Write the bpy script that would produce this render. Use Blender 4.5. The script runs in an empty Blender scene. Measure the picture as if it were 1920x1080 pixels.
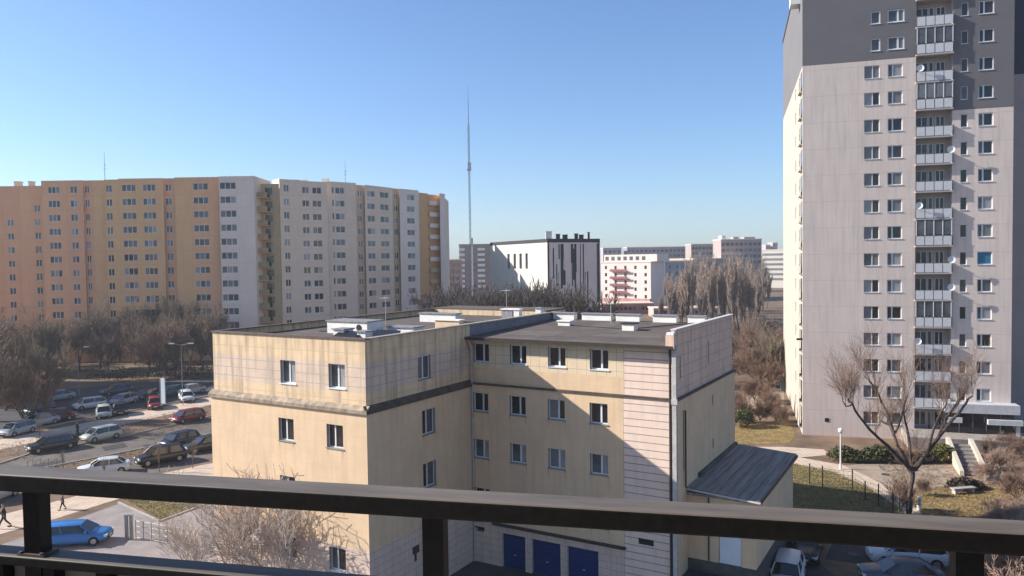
import bpy, math, random
from mathutils import Matrix, Vector
random.seed(7)
S = bpy.context.scene
COL = S.collection
R = math.radians
# ------------------------------------------------------------------ camera
F, CX, CY, H = 1420., 960., 540., 19.0
PITCH = math.atan((540 - 489) / F); ROLL = 0.0142
cp, sp = math.cos(PITCH), math.sin(PITCH); cr, sr = math.cos(ROLL), math.sin(ROLL)
cam = bpy.data.cameras.new('camera'); cam.sensor_width = 36; cam.lens = F / 1920 * 36
cam.clip_start = 0.05; cam.clip_end = 6000
co = bpy.data.objects.new('camera', cam); COL.objects.link(co); S.camera = co
right = Vector((cr, -sp * sr, -cp * sr)); up = Vector((sr, sp * cr, cp * cr)); fw = Vector((0, cp, -sp))
m = Matrix.Identity(4)
for i in range(3):
    m[i][0] = right[i]; m[i][1] = up[i]; m[i][2] = -fw[i]
m[2][3] = H
co.matrix_world = m
# ------------------------------------------------------------------ sky and sun
SUN_AZ, SUN_EL = 277.0, 29.3
W = bpy.data.worlds.new("World"); S.world = W; W.use_nodes = True
nt = W.node_tree; bg = nt.nodes['Background']
sky = nt.nodes.new('ShaderNodeTexSky'); sky.sky_type = 'NISHITA'; sky.sun_disc = False
sky.sun_elevation = R(SUN_EL); sky.sun_rotation = R(SUN_AZ); sky.altitude = 100
sky.air_density = 1.0; sky.dust_density = 0.6; sky.ozone_density = 3.0
tint = nt.nodes.new('ShaderNodeMix'); tint.data_type = 'RGBA'; tint.blend_type = 'MULTIPLY'; tint.inputs[0].default_value = 1
tint.inputs[7].default_value = (.75, .90, 1.09, 1); nt.links.new(sky.outputs[0], tint.inputs[6]); nt.links.new(tint.outputs[2], bg.inputs[0]); bg.inputs[1].default_value = 0.081
sl = bpy.data.lights.new('sun', 'SUN'); sl.energy = 4.1; sl.angle = R(0.5); sl.color = (1.0, 0.975, 0.93)
so = bpy.data.objects.new('sun', sl); COL.objects.link(so)
sdir = Vector((math.sin(R(SUN_AZ)) * math.cos(R(SUN_EL)), math.cos(R(SUN_AZ)) * math.cos(R(SUN_EL)), math.sin(R(SUN_EL))))
so.rotation_euler = sdir.to_track_quat('Z', 'Y').to_euler(); so.location = (-60, -10, 90)
S.view_settings.view_transform = 'Standard'; S.view_settings.look = 'None'
S.view_settings.exposure = 1.06; S.view_settings.gamma = 1

# ------------------------------------------------------------------ pixel of the photo -> point of the place
def ray(px, py):
    x = (px - CX) / F; y = -(py - CY) / F
    x2 = cr * x + sr * y; y2 = -sr * x + cr * y
    return (x2, cp + sp * y2, -sp + cp * y2)
def gp(px, py, z=0.):
    r = ray(px, py); t = (z - H) / r[2]; return (r[0] * t, r[1] * t, z)
def yp(px, py, Y):
    r = ray(px, py); t = Y / r[1]; return (r[0] * t, Y, H + r[2] * t)

# ------------------------------------------------------------------ materials
MATS = {}
def mat(name, col, rough=0.85, var=0.12, scale=1.5, bump=0.0, metal=0.0, detail=6, stretch=(1, 1, 1),
        streak=None, brick=None, spec=0.3, second=None, uv=False, emis=None, alpha=None):
    if name in MATS: return MATS[name]
    m = bpy.data.materials.new(name); m.use_nodes = True; MATS[name] = m
    n = m.node_tree.nodes; l = m.node_tree.links; b = n['Principled BSDF']
    b.inputs['Roughness'].default_value = rough; b.inputs['Metallic'].default_value = metal
    b.inputs['Specular IOR Level'].default_value = spec
    tc = n.new('ShaderNodeTexCoord'); src = tc.outputs['UV' if uv else 'Object']
    mp = n.new('ShaderNodeMapping'); mp.inputs['Scale'].default_value = stretch; l.new(src, mp.inputs[0])
    nz = n.new('ShaderNodeTexNoise'); nz.inputs['Scale'].default_value = scale; nz.inputs['Detail'].default_value = detail
    nz.inputs['Roughness'].default_value = 0.62
    l.new(mp.outputs[0], nz.inputs['Vector'])
    cr_ = n.new('ShaderNodeValToRGB'); l.new(nz.outputs[0], cr_.inputs[0])
    c2 = second or tuple(min(1, c * (1 + var)) for c in col)
    c1 = tuple(c * (1 - var) for c in col) if not second else col
    cr_.color_ramp.elements[0].position = 0.34; cr_.color_ramp.elements[1].position = 0.66
    cr_.color_ramp.elements[0].color = (*c1, 1); cr_.color_ramp.elements[1].color = (*c2, 1)
    out = cr_.outputs[0]
    def mix(a, colr, fac, mode='MIX'):
        mx = n.new('ShaderNodeMix'); mx.data_type = 'RGBA'; mx.blend_type = mode
        l.new(a, mx.inputs[6]); mx.inputs[7].default_value = (*colr, 1)
        l.new(fac, mx.inputs[0]); return mx.outputs[2]
    if streak:      # rain streaks and dirt: (colour, amount, top z of soil gradient unused)
        mp2 = n.new('ShaderNodeMapping'); mp2.inputs['Scale'].default_value = (2.2, 0.16, 1) if uv else (2.2, 2.2, 0.16)
        l.new(src, mp2.inputs[0])
        n2 = n.new('ShaderNodeTexNoise'); n2.inputs['Scale'].default_value = 1.3; n2.inputs['Detail'].default_value = 5
        l.new(mp2.outputs[0], n2.inputs['Vector'])
        r2 = n.new('ShaderNodeValToRGB'); l.new(n2.outputs[0], r2.inputs[0])
        r2.color_ramp.elements[0].position = 0.45; r2.color_ramp.elements[0].color = (0, 0, 0, 1)
        r2.color_ramp.elements[1].position = 0.75; r2.color_ramp.elements[1].color = (streak[1],) * 3 + (1,)
        out = mix(out, streak[0], r2.outputs[0])
    if brick:       # panel joints: (w, h, joint, colour, offset)
        bt = n.new('ShaderNodeTexBrick'); l.new(src, bt.inputs['Vector'])
        bt.inputs['Scale'].default_value = 1; bt.inputs['Brick Width'].default_value = brick[0]
        bt.inputs['Row Height'].default_value = brick[1]; bt.inputs['Mortar Size'].default_value = brick[2]
        bt.inputs['Mortar Smooth'].default_value = 0.3; bt.offset = brick[4] if len(brick) > 4 else 0
        out = mix(out, brick[3], bt.outputs['Fac'])
    l.new(out, b.inputs['Base Color'])
    if bump:
        bp = n.new('ShaderNodeBump'); bp.inputs['Strength'].default_value = bump; bp.inputs['Distance'].default_value = 0.05
        l.new(nz.outputs[0], bp.inputs['Height']); l.new(bp.outputs[0], b.inputs['Normal'])
    if emis:
        b.inputs['Emission Color'].default_value = (*emis[:3], 1); b.inputs['Emission Strength'].default_value = emis[3]
    return m

GLASS = [mat('glass_dark', (0.012, 0.013, 0.015), 0.08, 0.3, 0.4, spec=0.6),
         mat('glass_brown', (0.035, 0.028, 0.024), 0.1, 0.5, 0.8, spec=0.6),
         mat('glass_grey', (0.09, 0.09, 0.095), 0.12, 0.4, 0.8, spec=0.5),
         mat('glass_curtain', (0.30, 0.29, 0.28), 0.25, 0.25, 3, spec=0.5, stretch=(6, 6, .6)),
         mat('glass_net', (0.17, 0.16, 0.16), 0.2, 0.3, 3, spec=0.5, stretch=(6, 6, .6))]
GBLUE = mat('blind_blue', (0.04, 0.16, 0.28), 0.5, 0.15, 4)
WHITE = mat('white_frame', (0.72, 0.72, 0.70), 0.5, 0.05)
SILL = mat('sill_metal', (0.30, 0.26, 0.22), 0.5, 0.1)
SILLW = mat('sill_pale', (0.62, 0.60, 0.56), 0.5, 0.1)
BLACK = mat('black_paint', (0.012, 0.011, 0.011), 0.42, 0.3, 30, bump=0.05, spec=0.35)

# ------------------------------------------------------------------ mesh builder
class MB:
    def __init__(s): s.v = []; s.f = []; s.uv = []; s.mi = []
    def quad(s, a, b, c, d, uv=None, mi=0):
        k = len(s.v); s.v += [a, b, c, d]; s.f.append((k, k + 1, k + 2, k + 3)); s.uv.append(uv or [(0, 0), (1, 0), (1, 1), (0, 1)]); s.mi.append(mi)
    def face(s, pts, mi=0):
        k = len(s.v); s.v += list(pts); s.f.append(tuple(range(k, k + len(pts)))); s.uv.append([(p[0], p[1]) for p in pts]); s.mi.append(mi)
    def box(s, x0, x1, y0, y1, z0, z1, mi=0, M=None):
        p = [(x0, y0, z0), (x1, y0, z0), (x1, y1, z0), (x0, y1, z0), (x0, y0, z1), (x1, y0, z1), (x1, y1, z1), (x0, y1, z1)]
        if M is not None: p = [tuple(M @ Vector(q)) for q in p]
        k = len(s.v); s.v += p
        lx, ly, lz = x1 - x0, y1 - y0, z1 - z0
        for f, w, h in (((0, 1, 5, 4), lx, lz), ((1, 2, 6, 5), ly, lz), ((2, 3, 7, 6), lx, lz), ((3, 0, 4, 7), ly, lz), ((4, 5, 6, 7), lx, ly), ((3, 2, 1, 0), lx, ly)):
            s.f.append(tuple(k + i for i in f)); s.uv.append([(0, z0), (w, z0), (w, z0 + h), (0, z0 + h)]); s.mi.append(mi)
    def prism(s, pts, z0, z1, mi=0, top=True, bottom=False):
        n = len(pts); a = sum(pts[i][0] * pts[(i + 1) % n][1] - pts[(i + 1) % n][0] * pts[i][1] for i in range(n))
        if a < 0: pts = pts[::-1]
        dist = 0
        for i in range(n):
            p, q = pts[i], pts[(i + 1) % n]; L = math.hypot(q[0] - p[0], q[1] - p[1])
            s.quad((p[0], p[1], z0), (q[0], q[1], z0), (q[0], q[1], z1), (p[0], p[1], z1), [(dist, z0), (dist + L, z0), (dist + L, z1), (dist, z1)], mi); dist += L
        if top: s.face([(p[0], p[1], z1) for p in pts], mi)
        if bottom: s.face([(p[0], p[1], z0) for p in pts[::-1]], mi)
    def tube(s, p0, p1, r0, r1, n=8, cap=False, mi=0):
        p0 = Vector(p0); p1 = Vector(p1); d = p1 - p0
        if d.length < 1e-6: return
        d.normalize(); a = d.cross(Vector((0, 0, 1)))
        if a.length < 1e-3: a = Vector((1, 0, 0))
        a.normalize(); b = d.cross(a); k = len(s.v)
        for (p, r) in ((p0, r0), (p1, r1)):
            for i in range(n):
                t = 2 * math.pi * i / n; q = p + a * (math.cos(t) * r) + b * (math.sin(t) * r); s.v.append((q.x, q.y, q.z))
        for i in range(n):
            j = (i + 1) % n; s.f.append((k + i, k + n + i, k + n + j, k + j)); s.uv.append([(0, 0), (0, 1), (1, 1), (1, 0)]); s.mi.append(mi)
        if cap:
            s.f.append(tuple(k + i for i in range(n))); s.uv.append([(0, 0)] * n); s.mi.append(mi)
            s.f.append(tuple(k + n + i for i in range(n))[::-1]); s.uv.append([(0, 0)] * n); s.mi.append(mi)
    def mesh(s, name, mats, smooth=False):
        me = bpy.data.meshes.new(name); me.from_pydata(s.v, [], s.f)
        if not isinstance(mats, (list, tuple)): mats = [mats]
        for x in mats: me.materials.append(x)
        uvl = me.uv_layers.new(name='UVMap'); flat = [c for u in s.uv for p in u for c in p]
        uvl.data.foreach_set('uv', flat); me.polygons.foreach_set('material_index', s.mi)
        if smooth: me.polygons.foreach_set('use_smooth', [True] * len(me.polygons))
        me.update(); return me
    def build(s, name, mats, parent=None, smooth=False):
        return link(name, s.mesh(name, mats, smooth), parent)

def link(name, me, parent=None, loc=(0, 0, 0), rz=0.):
    o = bpy.data.objects.new(name, me); COL.objects.link(o); o.location = loc; o.rotation_euler = (0, 0, rz)
    if parent: o.parent = parent
    return o
def tag(o, label=None, cat=None, group=None, kind=None):
    if label: o['label'] = label
    if cat: o['category'] = cat
    if group: o['group'] = group
    if kind: o['kind'] = kind
    return o
def thing(name, label, cat, loc=(0, 0, 0), rz=0., group=None):
    o = bpy.data.objects.new(name, None); COL.objects.link(o); o.location = loc; o.rotation_euler = (0, 0, rz); o.empty_display_size = .3
    return tag(o, label, cat, group)
def dup(o, loc, rz=0., label=None, group=None, scale=None):
    r = o.copy(); COL.objects.link(r); r.location = loc; r.rotation_euler = (0, 0, rz)
    if scale: r.scale = scale
    if label: r['label'] = label
    if group: r['group'] = group
    for ch in list(o.children):
        c = ch.copy(); COL.objects.link(c); c.parent = r
        for g in list(ch.children):
            d = g.copy(); COL.objects.link(d); d.parent = c
    return r

def wall(mb, p0, d, L, z0, z1, holes=(), depth=0.12, mi=0, s0=0., rmi=None):
    rmi = mi if rmi is None else rmi
    """wall sheet from p0 along unit d, outward normal (dy,-dx); holes (a,b,c,e) get reveals"""
    nx, ny = -d[1], d[0]          # inward
    ss = sorted(set([0, L] + [h[0] for h in holes] + [h[1] for h in holes]))
    zs = sorted(set([z0, z1] + [h[2] for h in holes] + [h[3] for h in holes]))
    P = lambda s_, z, q=0.: (p0[0] + d[0] * s_ + nx * q, p0[1] + d[1] * s_ + ny * q, z)
    for i in range(len(zs) - 1):
        run = None
        for j in range(len(ss) - 1):
            a, b, c, e = ss[j], ss[j + 1], zs[i], zs[i + 1]
            hole = any(h[0] - 1e-6 <= a and b <= h[1] + 1e-6 and h[2] - 1e-6 <= c and e <= h[3] + 1e-6 for h in holes)
            if not hole:
                run = [a, b] if run is None else [run[0], b]
            if (hole or j == len(ss) - 2) and run:
                a, b = run; mb.quad(P(a, c), P(b, c), P(b, e), P(a, e), [(s0 + a, c), (s0 + b, c), (s0 + b, e), (s0 + a, e)], mi); run = None
    for (a, b, c, e) in holes:
        mb.quad(P(a, c), P(a, c, depth), P(a, e, depth), P(a, e), None, rmi)
        mb.quad(P(b, c, depth), P(b, c), P(b, e), P(b, e, depth), None, rmi)
        mb.quad(P(a, e), P(a, e, depth), P(b, e, depth), P(b, e), None, rmi)
        mb.quad(P(a, c, depth), P(a, c), P(b, c), P(b, c, depth), None, rmi)

WC = {}
def window(parent, p, d, w, h, z, split=(0.5,), pane=0, depth=0.1, fr=0.06, sill=None, frame=None, panes=None, sillout=.05):
    """centre p=(x,y) on the wall line, facing out of it"""
    frame = frame or WHITE
    rz = math.atan2(d[1], d[0]); key = (round(w, 3), round(h, 3), split, round(fr, 3), frame.name)
    if key not in WC:
        a = MB(); a.box(-w / 2, w / 2, -.03, .03, h / 2 - fr, h / 2); a.box(-w / 2, w / 2, -.03, .03, -h / 2, -h / 2 + fr)
        a.box(-w / 2, -w / 2 + fr, -.028, .028, -h / 2 + fr, h / 2 - fr); a.box(w / 2 - fr, w / 2, -.028, .028, -h / 2 + fr, h / 2 - fr)
        for q in split:
            x = -w / 2 + w * q; a.box(x - fr * .75, x + fr * .75, -.034, .026, -h / 2 + fr, h / 2 - fr)
        WC[key] = a.mesh('window', frame)
    nx, ny = -d[1], d[0]
    o = link('window', WC[key], parent, (p[0] + nx * depth, p[1] + ny * depth, z), rz)
    ed = [0] + list(split) + [1]
    for i in range(len(ed) - 1):
        pm = GLASS[panes[i]] if panes else (GLASS[pane] if isinstance(pane, int) else pane)
        x0 = -w / 2 + w * ed[i] + fr * .8; x1 = -w / 2 + w * ed[i + 1] - fr * .8
        k2 = ('pane', round(x0, 3), round(x1, 3), round(h, 3), pm.name)
        if k2 not in WC:
            a = MB(); a.box(x0, x1, .0, .02, -h / 2 + fr, h / 2 - fr); WC[k2] = a.mesh('pane', pm)
        link('pane', WC[k2], o)
    if sill:
        k3 = ('sill', round(w, 3), round(depth, 3), sill.name, sillout)
        if k3 not in WC:
            a = MB(); a.box(-w / 2 - .06, w / 2 + .06, -depth - sillout, -.03, -.05, 0); WC[k3] = a.mesh('sill', sill)
        link('sill', WC[k3], o, (0, 0, -h / 2 + .004))
    return o

# ------------------------------------------------------------------ the ground
EARTH = mat('earth_leaves', (0.12, 0.078, 0.05), 0.95, scale=0.35, second=(0.25, 0.155, 0.095), detail=12, bump=.3)
ASPH = mat('asphalt', (0.05, 0.045, 0.042), 0.9, scale=0.6, second=(0.085, 0.074, 0.066), detail=10, bump=.1)
ASPHL = mat('asphalt_dusty', (0.105, 0.084, 0.068), 0.92, scale=0.5, second=(0.17, 0.135, 0.108), detail=10, bump=.1)
PAVE = mat('paving_pale', (0.50, 0.37, 0.265), 0.9, scale=0.9, second=(0.66, 0.50, 0.37), detail=8, brick=(.5, .5, .02, (.3, .25, .2)))
DRIVE = mat('paving_pink', (0.25, 0.21, 0.19), 0.9, scale=0.9, second=(0.35, 0.30, 0.27), detail=8, brick=(.4, .2, .015, (.18, .15, .14), .5))
GRASS = mat('grass_yellow', (0.17, 0.115, 0.04), 0.95, scale=1.1, second=(0.33, 0.215, 0.08), detail=12, bump=.4)
GRASSG = mat('grass_green', (0.10, 0.08, 0.028), 0.95, scale=1.1, second=(0.20, 0.155, 0.06), detail=12, bump=.4)
DIRTL = mat('sandy_soil', (0.27, 0.20, 0.145), 0.95, scale=0.8, second=(0.40, 0.31, 0.225), detail=12, bump=.3)
a = MB(); N = 24
a.face([(-2500, -200, 0), (2500, -200, 0), (2500, 4000, 0), (-2500, 4000, 0)])
tag(a.build('ground', EARTH), kind='structure')
def sheet(name, pts, m, layer, world=False):
    b = MB(); q = [(p[0], p[1], layer * .006) if world else (*gp(*p)[:2], layer * .006) for p in pts]
    ar = sum(q[i][0] * q[(i + 1) % len(q)][1] - q[(i + 1) % len(q)][0] * q[i][1] for i in range(len(q)))
    b.face(q if ar > 0 else q[::-1]); o = b.build(name, m); tag(o, kind='structure'); return o
def kerb(name, pts, h=.12, w=.15, m=None):
    b = MB(); q = [gp(*p) for p in pts]
    for i in range(len(q) - 1):
        d = Vector(q[i + 1]) - Vector(q[i]); L = d.length; A = Matrix.Translation(q[i]) @ Matrix.Rotation(math.atan2(d.y, d.x), 4, 'Z')
        b.box(0, L, -w / 2, w / 2, -.05, h, M=A)
    o = b.build(name, m or KERB); tag(o, kind='structure')
KERB = mat('kerb_concrete', (0.38, 0.34, 0.30), 0.9, 0.2, 3)
sheet('parking_lot', [(-300, 800), (-100, 765), (60, 735), (400, 706), (400, 742), (260, 766), (130, 790), (0, 816), (-300, 870)], ASPH, 1)
sheet('pavement', [(-300, 880), (0, 824), (130, 799), (260, 773), (400, 744), (500, 725), (500, 740), (400, 758), (260, 790), (130, 816), (0, 843), (-300, 902)], PAVE, 2)
kerb('kerb', [(-300, 872), (0, 818), (130, 792), (260, 768), (400, 741)])
sheet('road', [(-300, 925), (0, 872), (60, 852), (240, 819), (400, 782), (520, 760), (520, 790), (400, 812), (300, 834), (150, 864), (0, 893), (-300, 950)], ASPHL, 1)
kerb('kerb', [(-300, 952), (0, 894), (150, 865), (300, 835), (400, 813)])
kerb('kerb', [(-300, 923), (0, 870), (60, 850), (240, 817), (400, 780)])
sheet('car_park', [(-300, 985), (0, 915), (130, 884), (300, 846), (420, 822), (420, 858), (330, 880), (150, 915), (0, 952), (-300, 1030)], ASPHL, 1)
sheet('footpath', [(-300, 1060), (0, 966), (130, 934), (230, 903), (400, 868), (500, 850), (500, 868), (400, 893), (270, 922), (215, 938), (100, 974), (0, 1002), (-300, 1100)], PAVE, 2)
sheet('grass_wedge', [(232, 936), (275, 923), (400, 894), (520, 872), (520, 920), (395, 938), (300, 974)], GRASSG, 3)
sheet('driveway', [(-300, 1140), (0, 1022), (110, 985), (222, 945), (300, 980), (395, 945), (560, 905), (700, 1100), (700, 1500), (-300, 1700)], DRIVE, 1)
kerb('kerb', [(222, 943), (300, 978), (395, 943)], .1)
UD = (math.sin(R(30.4)), math.cos(R(30.4))); WD = (UD[1], -UD[0]); J = (-2.652, 47.477)
def bw(x, y): return (J[0] + WD[0] * x + UD[0] * y, J[1] + WD[1] * x + UD[1] * y)
sheet('yard', [bw(-6, -9.8), bw(-6, .5), bw(17, .5), bw(17.2, 12.5), bw(24, 3), bw(25.5, 2), bw(24, -10), bw(16, -40), bw(-12, -40), bw(-12, -9.8)], ASPH, 2, world=True)
sheet('lawn', [(1488, 868), (1570, 884), (1640, 916), (1700, 962), (1720, 990), (1560, 1010), (1470, 990)], GRASSG, 1)
sheet('path', [(1400, 838), (1470, 838), (1545, 843), (1555, 853), (1500, 858), (1580, 872), (1650, 905), (1715, 948), (1745, 985), (1715, 985), (1690, 955), (1625, 912), (1560, 884), (1480, 868), (1400, 860)], PAVE, 2)
sheet('sandy_ground', [(1575, 874), (1640, 868), (1800, 872), (1880, 878), (1880, 905), (1720, 915), (1700, 938), (1655, 905)], DIRTL, 1)
sheet('grass_patch', [(1700, 935), (1740, 920), (1900, 910), (2000, 930), (2000, 985), (1750, 978)], GRASS, 3)
sheet('grass_strip', [(1370, 800), (1478, 788), (1492, 818), (1480, 832), (1370, 834)], GRASS, 3)
sheet('court', [(1375, 735), (1470, 730), (1470, 762), (1375, 768)], DIRTL, 1)
sheet('far_road', [(1385, 612), (1470, 606), (1470, 640), (1385, 650)], ASPHL, 1)

TAR = mat('asphalt_patch', (0.05, 0.045, 0.042), .9, .25, 3, bump=.1)
for k, pts in enumerate((((190, 838), (232, 831), (240, 838), (196, 846)), ((320, 812), (352, 806), (360, 812), (326, 819)), ((60, 872), (120, 862), (124, 868), (64, 879)), ((150, 893), (200, 884), (206, 892), (156, 902)), ((1560, 1020), (1640, 1028), (1630, 1060), (1548, 1048)))):
    sheet('asphalt_patch', pts, TAR, 4 + k % 2)
for (px, py) in ((275, 836), (1600, 1040), (180, 990), (1660, 890)):
    g_ = gp(px, py); b = MB(); b.tube((g_[0], g_[1], 0), (g_[0], g_[1], .045), .34, .33, 20, True)
    tag(b.build('manhole_cover', mat('cast_iron', (.05, .045, .04), .6, .2, 20)), kind='structure')

# ------------------------------------------------------------------ balcony railing in front of the camera
t = thing('balcony_railing', 'black metal balcony railing across the bottom of the view', 'railing', (-1.051, 1.534, 17.5), -R(12.7))
def rl(mb, x0, x1, z0, z1, y0, y1): mb.box(x0, x1, y0, y1, z0 - 17.5, z1 - 17.5)
RAILT = mat('rail_paint', (0.012, 0.010, 0.009), 0.5, 0.35, 60, bump=0.06, spec=0.3, detail=10)
RAIL_LIT = mat('rail_lit_tone', (0.13, 0.105, 0.085), 0.6, 0.3, 3.5, bump=0.03, spec=0.4, detail=12, stretch=(1, 6, 6))  # paler tone stands in for sunlight on the upward rail faces
def rail_bar(name, z0, z1, y0, y1, x0=-1.6, x1=3.0):
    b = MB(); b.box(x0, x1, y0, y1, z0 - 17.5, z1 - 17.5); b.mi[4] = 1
    o = b.build(name, [RAILT, RAIL_LIT], t); bv = o.modifiers.new('bevel', 'BEVEL'); bv.width = .004; bv.segments = 3; return o
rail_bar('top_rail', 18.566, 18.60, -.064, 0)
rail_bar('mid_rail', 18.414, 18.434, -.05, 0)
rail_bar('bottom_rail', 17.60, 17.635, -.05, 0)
for x in (-.72, .112, .94, 1.775, 2.61):
    b = MB(); b.box(x - .019, x + .019, -.040, -.012, -.05, 1.068); b.build('post', BLACK, t)
    b = MB(); b.box(x - .03, x + .03, -.046, -.006, .9345, .9385); b.tube((x + .024, -.042, .9385), (x + .024, -.042, .942), .004, .004, 8, True); b.tube((x - .024, -.042, .9385), (x - .024, -.042, .942), .004, .004, 8, True); b.build('base_plate', RAIL_LIT, t)
PANEL = mat('infill_grey', (0.30, 0.28, 0.27), 0.35, 0.08, 2)
k = 0
x = .027 - .121 * 12
while x < 2.9:
    b = MB(); b.box(x - .013, x + .013, -.040, -.014, .135, .9138); b.build('baluster', BLACK, t); x += .121
b = MB(); b.box(-1.55, 2.95, -.012, -.006, .14, .912); b.build('infill_panel', PANEL, t)

# the building the balcony belongs to, behind the viewer
HB = thing('unseen_apartment_building', 'building carrying the balcony with the black railing, behind the viewer', 'building', (0, 0, 0), -R(12.7))
HBM = mat('home_wall', (.45, .42, .38), .9, .08, .5, uv=True)
b = MB(); b.box(-10, 9, -12, -1.5, 0, 34); b.build('wall', HBM, HB)
b = MB(); b.box(-1.9, 3.2, -1.498, 1.42, 17.28, 17.5); b.build('balcony_slab', HBM, HB)
b = MB(); b.box(-1.9, 3.2, -1.498, 1.42, 20.55, 20.75); b.build('balcony_ceiling', HBM, HB)
b = MB(); b.box(-.2, 1.9, -1.497, -1.44, 17.52, 19.9); b.build('balcony_door', GLASS[0], HB)

# ------------------------------------------------------------------ the cream office building
Y0 = -9.84
REV = mat('reveal_grey', (0.34, 0.28, 0.23), 0.9, 0.15, 2)
CREAM = mat('cream_plaster', (0.76, 0.53, 0.325), 0.9, 0.06, .7, uv=True, streak=((.50, .36, .24), .38), bump=.06, brick=(6.2, .62, .010, (.66, .46, .29)))
CREAMT = mat('cream_weathered', (0.76, 0.54, 0.33), 0.9, 0.09, .9, uv=True, streak=((.22, .17, .115), .7), brick=(2.9, .62, .016, (.52, .40, .27)))
PINKP = mat('pinkish_cladding', (0.74, 0.53, 0.41), 0.85, 0.06, 1.2, uv=True, streak=((.38, .32, .27), .4), brick=(1.3, .42, .014, (.36, .29, .25), .5))
STRIP = mat('ribbed_cladding', (0.84, 0.62, 0.48), 0.8, 0.05, 1.2, uv=True, streak=((.45, .4, .36), .3), brick=(30, .42, .03, (.33, .27, .25)))
TILEC = mat('tiled_cream', (0.76, 0.58, 0.38), 0.85, 0.06, 1.2, uv=True, brick=(.62, .55, .014, (.42, .33, .24)))
LEDGE = mat('ledge_weathered', (0.35, 0.27, 0.19), 0.9, 0.35, 2.5, streak=((.14, .11, .08), .8))
GREYP = mat('grey_plaster', (0.76, 0.52, 0.38), 0.9, 0.08, .9, uv=True, streak=((.2, .17, .15), .45), brick=(2.4, .62, .012, (.25, .22, .2)))
ROOFG = mat('roof_felt', (0.11, 0.085, 0.068), 0.95, 0.22, .8, bump=.2, brick=(1.0, 12, .01, (.06, .05, .05)))
DARKM = mat('dark_metal', (0.02, 0.018, 0.018), 0.5, 0.2)
WHITEP = mat('white_render', (0.82, 0.76, 0.68), 0.8, 0.08, 2)
PIPE = mat('downpipe', (0.50, 0.46, 0.42), 0.5, 0.15, 3)
PIPEB = mat('downpipe_brown', (0.05, 0.036, 0.03), 0.5, 0.2)
BLUED = mat('garage_blue', (0.005, 0.03, 0.135), 0.45, 0.15, 2, stretch=(.5, .5, 8), bump=.1)
PLINTH = mat('plinth', (0.09, 0.085, 0.075), 0.9, 0.2, 2)
T = thing('office_building', 'cream four storey office building with weathered top floor and blue garage doors', 'building', (J[0], J[1], 0), -R(30.4))
ZB, ZT = 11.3, 15.0
i_ = .14   # setback of the upper floor
rows = [3.42, 6.5, 9.76]
def holes(cs, zs, w, h): return [(c - w / 2, c + w / 2, z - h / 2, z + h / 2) for c in cs for z in zs]
# body walls: front-left face A (y=Y0), side face B (x=0), recessed face C (y=0), right face D (x=13.35)
XL, XR, YB = -12.2, 13.35, 12.3
aw = [-5.9, -2.25]; bwn = [5.34]; cwn = [.68, 3.35, 5.98, 8.7]
b = MB()
wall(b, (XL, Y0), (1, 0), -XL, 3.9, ZB, holes([c - XL for c in aw], [6.5, 9.76], 1.18, 1.27), .22, rmi=1)
wall(b, (0, Y0), (0, 1), -Y0, 3.9, ZB, holes(bwn, [6.67, 9.76], 1.25, 1.45), .22, rmi=1)
wall(b, (0, 0), (1, 0), 10.2, 2.72, ZB, holes(cwn, [4.15, 7.24, 10.18], 1.12, 1.2), .22, rmi=1)
wall(b, (XR, 0), (0, 1), YB, 0, ZB, [(6.75, 7.0, 9.9, 10.5), (6.8, 7.05, 7.2, 7.8), (.95, 1.15, 7.2, 10.6)])
wall(b, (XR, YB), (-1, 0), XR - XL, 0, ZB); wall(b, (XL, YB), (0, -1), YB - Y0, 0, ZB)
b.build('wall', [CREAM, REV], T)
b = MB()
wall(b, (XL, Y0), (1, 0), -XL, 0, 3.9, holes([c - XL for c in aw], [3.1], 1.18, 1.27), .22, rmi=1); wall(b, (0, Y0), (0, 1), -Y0, 0, 3.9)
b.build('lower_wall', [PINKP, REV], T)
b = MB(); wall(b, (10.2, 0), (1, 0), XR - 10.2, 0, ZB, [(.85, 1.75, 3.05, 3.4)], s0=0); b.build('ribbed_wall', STRIP, T)
b = MB(); wall(b, (0, 0), (1, 0), 10.2, 0, 2.72, [(2.1, 3.75, 0, 2.15), (4.2, 6.15, 0, 2.15), (6.6, 8.6, 0, 2.15), (.2, .8, 1.95, 2.2)], depth=.35)
b.build('garage_wall', PINKP, T)
# upper floor
b = MB()
wall(b, (XL + i_, Y0 + i_), (1, 0), -XL - 2 * i_, 13.75, ZT); wall(b, (XL + i_, Y0 + i_), (1, 0), -XL - 2 * i_, ZB, 12.2)
b.build('upper_wall', CREAMT, T)
PANB = mat('weathered_band', (0.70, 0.52, 0.38), 0.9, 0.09, .9, uv=True, streak=((.22, .17, .14), .7), brick=(2.9, .5, .02, (.42, .34, .29)))
b = MB(); wall(b, (XL + i_, Y0 + i_), (1, 0), -XL - 2 * i_, 12.2, 13.75, holes([-5.8 - XL - i_, -2.15 - XL - i_], [12.98], 1.18, 1.3), .22, rmi=1); b.build('upper_band', [PANB, REV], T)
b = MB()
wall(b, (-i_, Y0 + i_), (0, 1), -Y0 - i_ + .14, 13.75, ZT); wall(b, (-i_, Y0 + i_), (0, 1), -Y0 - i_ + .14, ZB, 12.2)
wall(b, (XL + i_, YB), (0, -1), YB - Y0 - i_, ZB, ZT)
b.build('upper_side_wall', CREAMT, T)
b = MB(); wall(b, (-i_, Y0 + i_), (0, 1), -Y0 - i_ + .14, 12.2, 13.75, [(4.46, 5.66, 12.25, 13.6)], .2, rmi=1); b.build('upper_band', [PANB, REV], T)
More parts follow.
